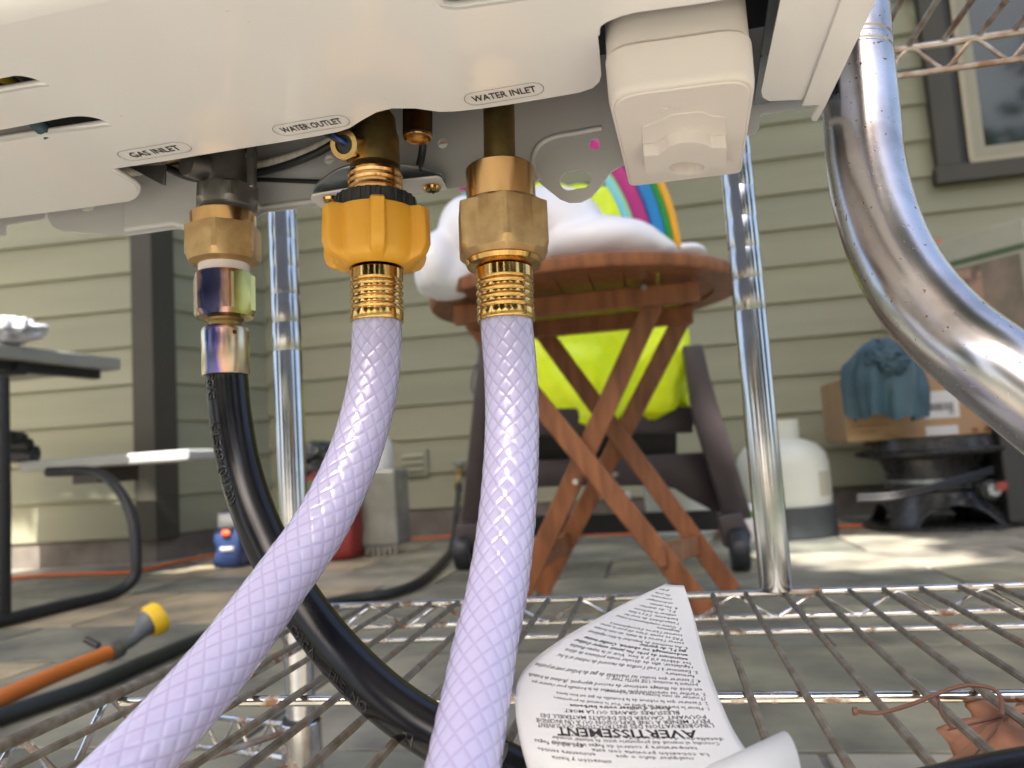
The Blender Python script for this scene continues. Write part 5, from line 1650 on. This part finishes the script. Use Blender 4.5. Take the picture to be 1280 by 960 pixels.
# rolled end of the paper
a = P(880, 990, .235); b = P(985, 940, .245)
m = MB()
for i in range(25):
    t = -.4 + i / 24 * 5.6; r_ = .0105 + .0006 * t
    for q in (a - (b - a) * .6, b): m.v.append(q + upv * (math.sin(t) * r_) - fwd * (math.cos(t) * r_) + V((0, 0, -.006)))
for i in range(24): m.f.append((2 * i, 2 * i + 1, 2 * i + 3, 2 * i + 2))
o = m.build('rolled_end', M['paper'], pl, smooth=180, recalc=False)
sm = o.modifiers.new('t', 'SOLIDIFY'); sm.thickness = .0002; sm.offset = 0

# ================================================================== DRY LEAF AND STEM ON THE SHELF
lf = [(1168, 918), (1185, 922), (1192, 938), (1181, 953), (1205, 957), (1225, 965), (1262, 985), (1300, 960), (1330, 930), (1345, 895), (1325, 870), (1318, 850), (1300, 868), (1285, 862), (1275, 868), (1258, 877), (1240, 878), (1223, 884), (1205, 889), (1215, 896), (1213, 905), (1200, 912)]
m = MB()
hl = hs - .012
cc_ = G(1262, 915, hl)
op = rounded([l for l in [V((G(x, y_, hl).x, G(x, y_, hl).y)) for x, y_ in lf]], .002, 2)
m.v.append(cc_ + V((0, 0, .006)))
nr = 8
for k in range(1, nr + 1):
    for q in op:
        p = cc_.lerp(V((q[0], q[1], hl)), k / nr)
        an = math.atan2(p.y - cc_.y, p.x - cc_.x)
        p.z = hl + .006 * (1 - (k / nr) ** 2) + .004 * math.sin(an * 5) * (k / nr) + .003 * mnoise.noise(p * 60)
        m.v.append(p)
n = len(op)
for j in range(n): m.f.append((0, 1 + j, 1 + (j + 1) % n))
for k in range(nr - 1):
    for j in range(n):
        a = 1 + k * n + j; b = 1 + k * n + (j + 1) % n
        m.f.append((a, a + n, b + n, b))
lfo = thing('maple_leaf', 'dry brown curled maple leaf caught under the shelf wires at the right', 'leaf', cc_)
o = m.build('blade', M['leaf'], lfo, smooth=180)
sm = o.modifiers.new('t', 'SOLIDIFY'); sm.thickness = .0004
for q in ((1250, 880), (1186, 922), (1215, 960), (1310, 900)):
    e_ = G(*q, hl + .004); MB().tube(resample([cc_ + V((0, 0, .0075)), cc_.lerp(e_, .5) + V((0, 0, .005)), e_ + V((0, 0, .003))], 8), [.0008 - .00006 * i for i in range(9)], 6).build('vein', M['vine'], lfo)
def onshelf(x, y_, h): return G(x, y_, hs + h)
vn = thing('dry_stem', 'thin dark dry stem looping over the shelf wires above the leaf', 'stem', onshelf(1150, 875, 0))
MB().tube(resample([onshelf(1068, 889, .003), onshelf(1100, 891, .004), (onshelf(1140, 880, .006)), onshelf(1175, 866, .009), onshelf(1205, 857, .012), onshelf(1235, 859, .012), onshelf(1250, 870, .009), onshelf(1253, 895, .004)], 50), [.0009] * 51, 8).build('stalk', M['vine'], vn)
MB().tube(resample([onshelf(1172, 868, .007), onshelf(1176, 890, .004), onshelf(1190, 910, .002)], 14), .0007, 6).build('twig', M['vine'], vn)
MB().tube([onshelf(1066, 889, .003), onshelf(1072, 889, .003)], .0018, 8).build('stalk_end', M['vine'], vn)

# ================================================================== TREES (leaves left out to shape the sun patches)
for q in ((20, 716, .7, .2), (130, 712, .6, .2), (230, 708, .5, .2), (1010, 690, .26, .2), (1110, 700, .28, .24), (1060, 680, .3, .25)):
    patch(*q)
PATCH.append((.1, -1.75, 0, 3.2, 2.16))  # opening out of view: sunlit ground here brightens the heater underside
PATCH.append((-2.8, 1.8, 0, 1.2, 1.2))  # opening left of the view, its bounce brightens the left wall
PATCH.append((P(30, 640, 3.1).x, P(30, 640, 3.1).y, .12, .8, .12))
def above(x, y_, z, hgt):  # centre of a crown whose shade falls round (x, y, z)
    k = (hgt - z) / SDIR.z; return V((x, y_, z)) + SDIR * k
c1_ = above(.3, 2.4, .6, 5.4)
tree('added out of view tree whose crown shades the patio', (c1_.x - 3.4, c1_.y - 1.4, 0), 4, (c1_.x, c1_.y, c1_.z), (3.6, 3.2, .8), 42000, .10, 2)  # unseen tree added to block the sun over patio and back wall
for i, (x, y_, h) in enumerate(((-7, -8, 5), (-3, -11, 6), (2.5, -12, 5.5), (7, -9, 6), (11, -3, 5), (-11, -2, 5.5))):
    tree(('broad green tree at the left of the lawn', 'tall green tree at the back of the lawn', 'rounded green tree at the back of the lawn', 'leaning green tree at the right of the lawn', 'green tree beside the right fence line', 'green tree beside the left fence line')[i],
         (x, y_, 0), h * .6, (x + .3, y_, h * .72), (2.6, 2.4, h * .5), 6500, .2, 20 + i)
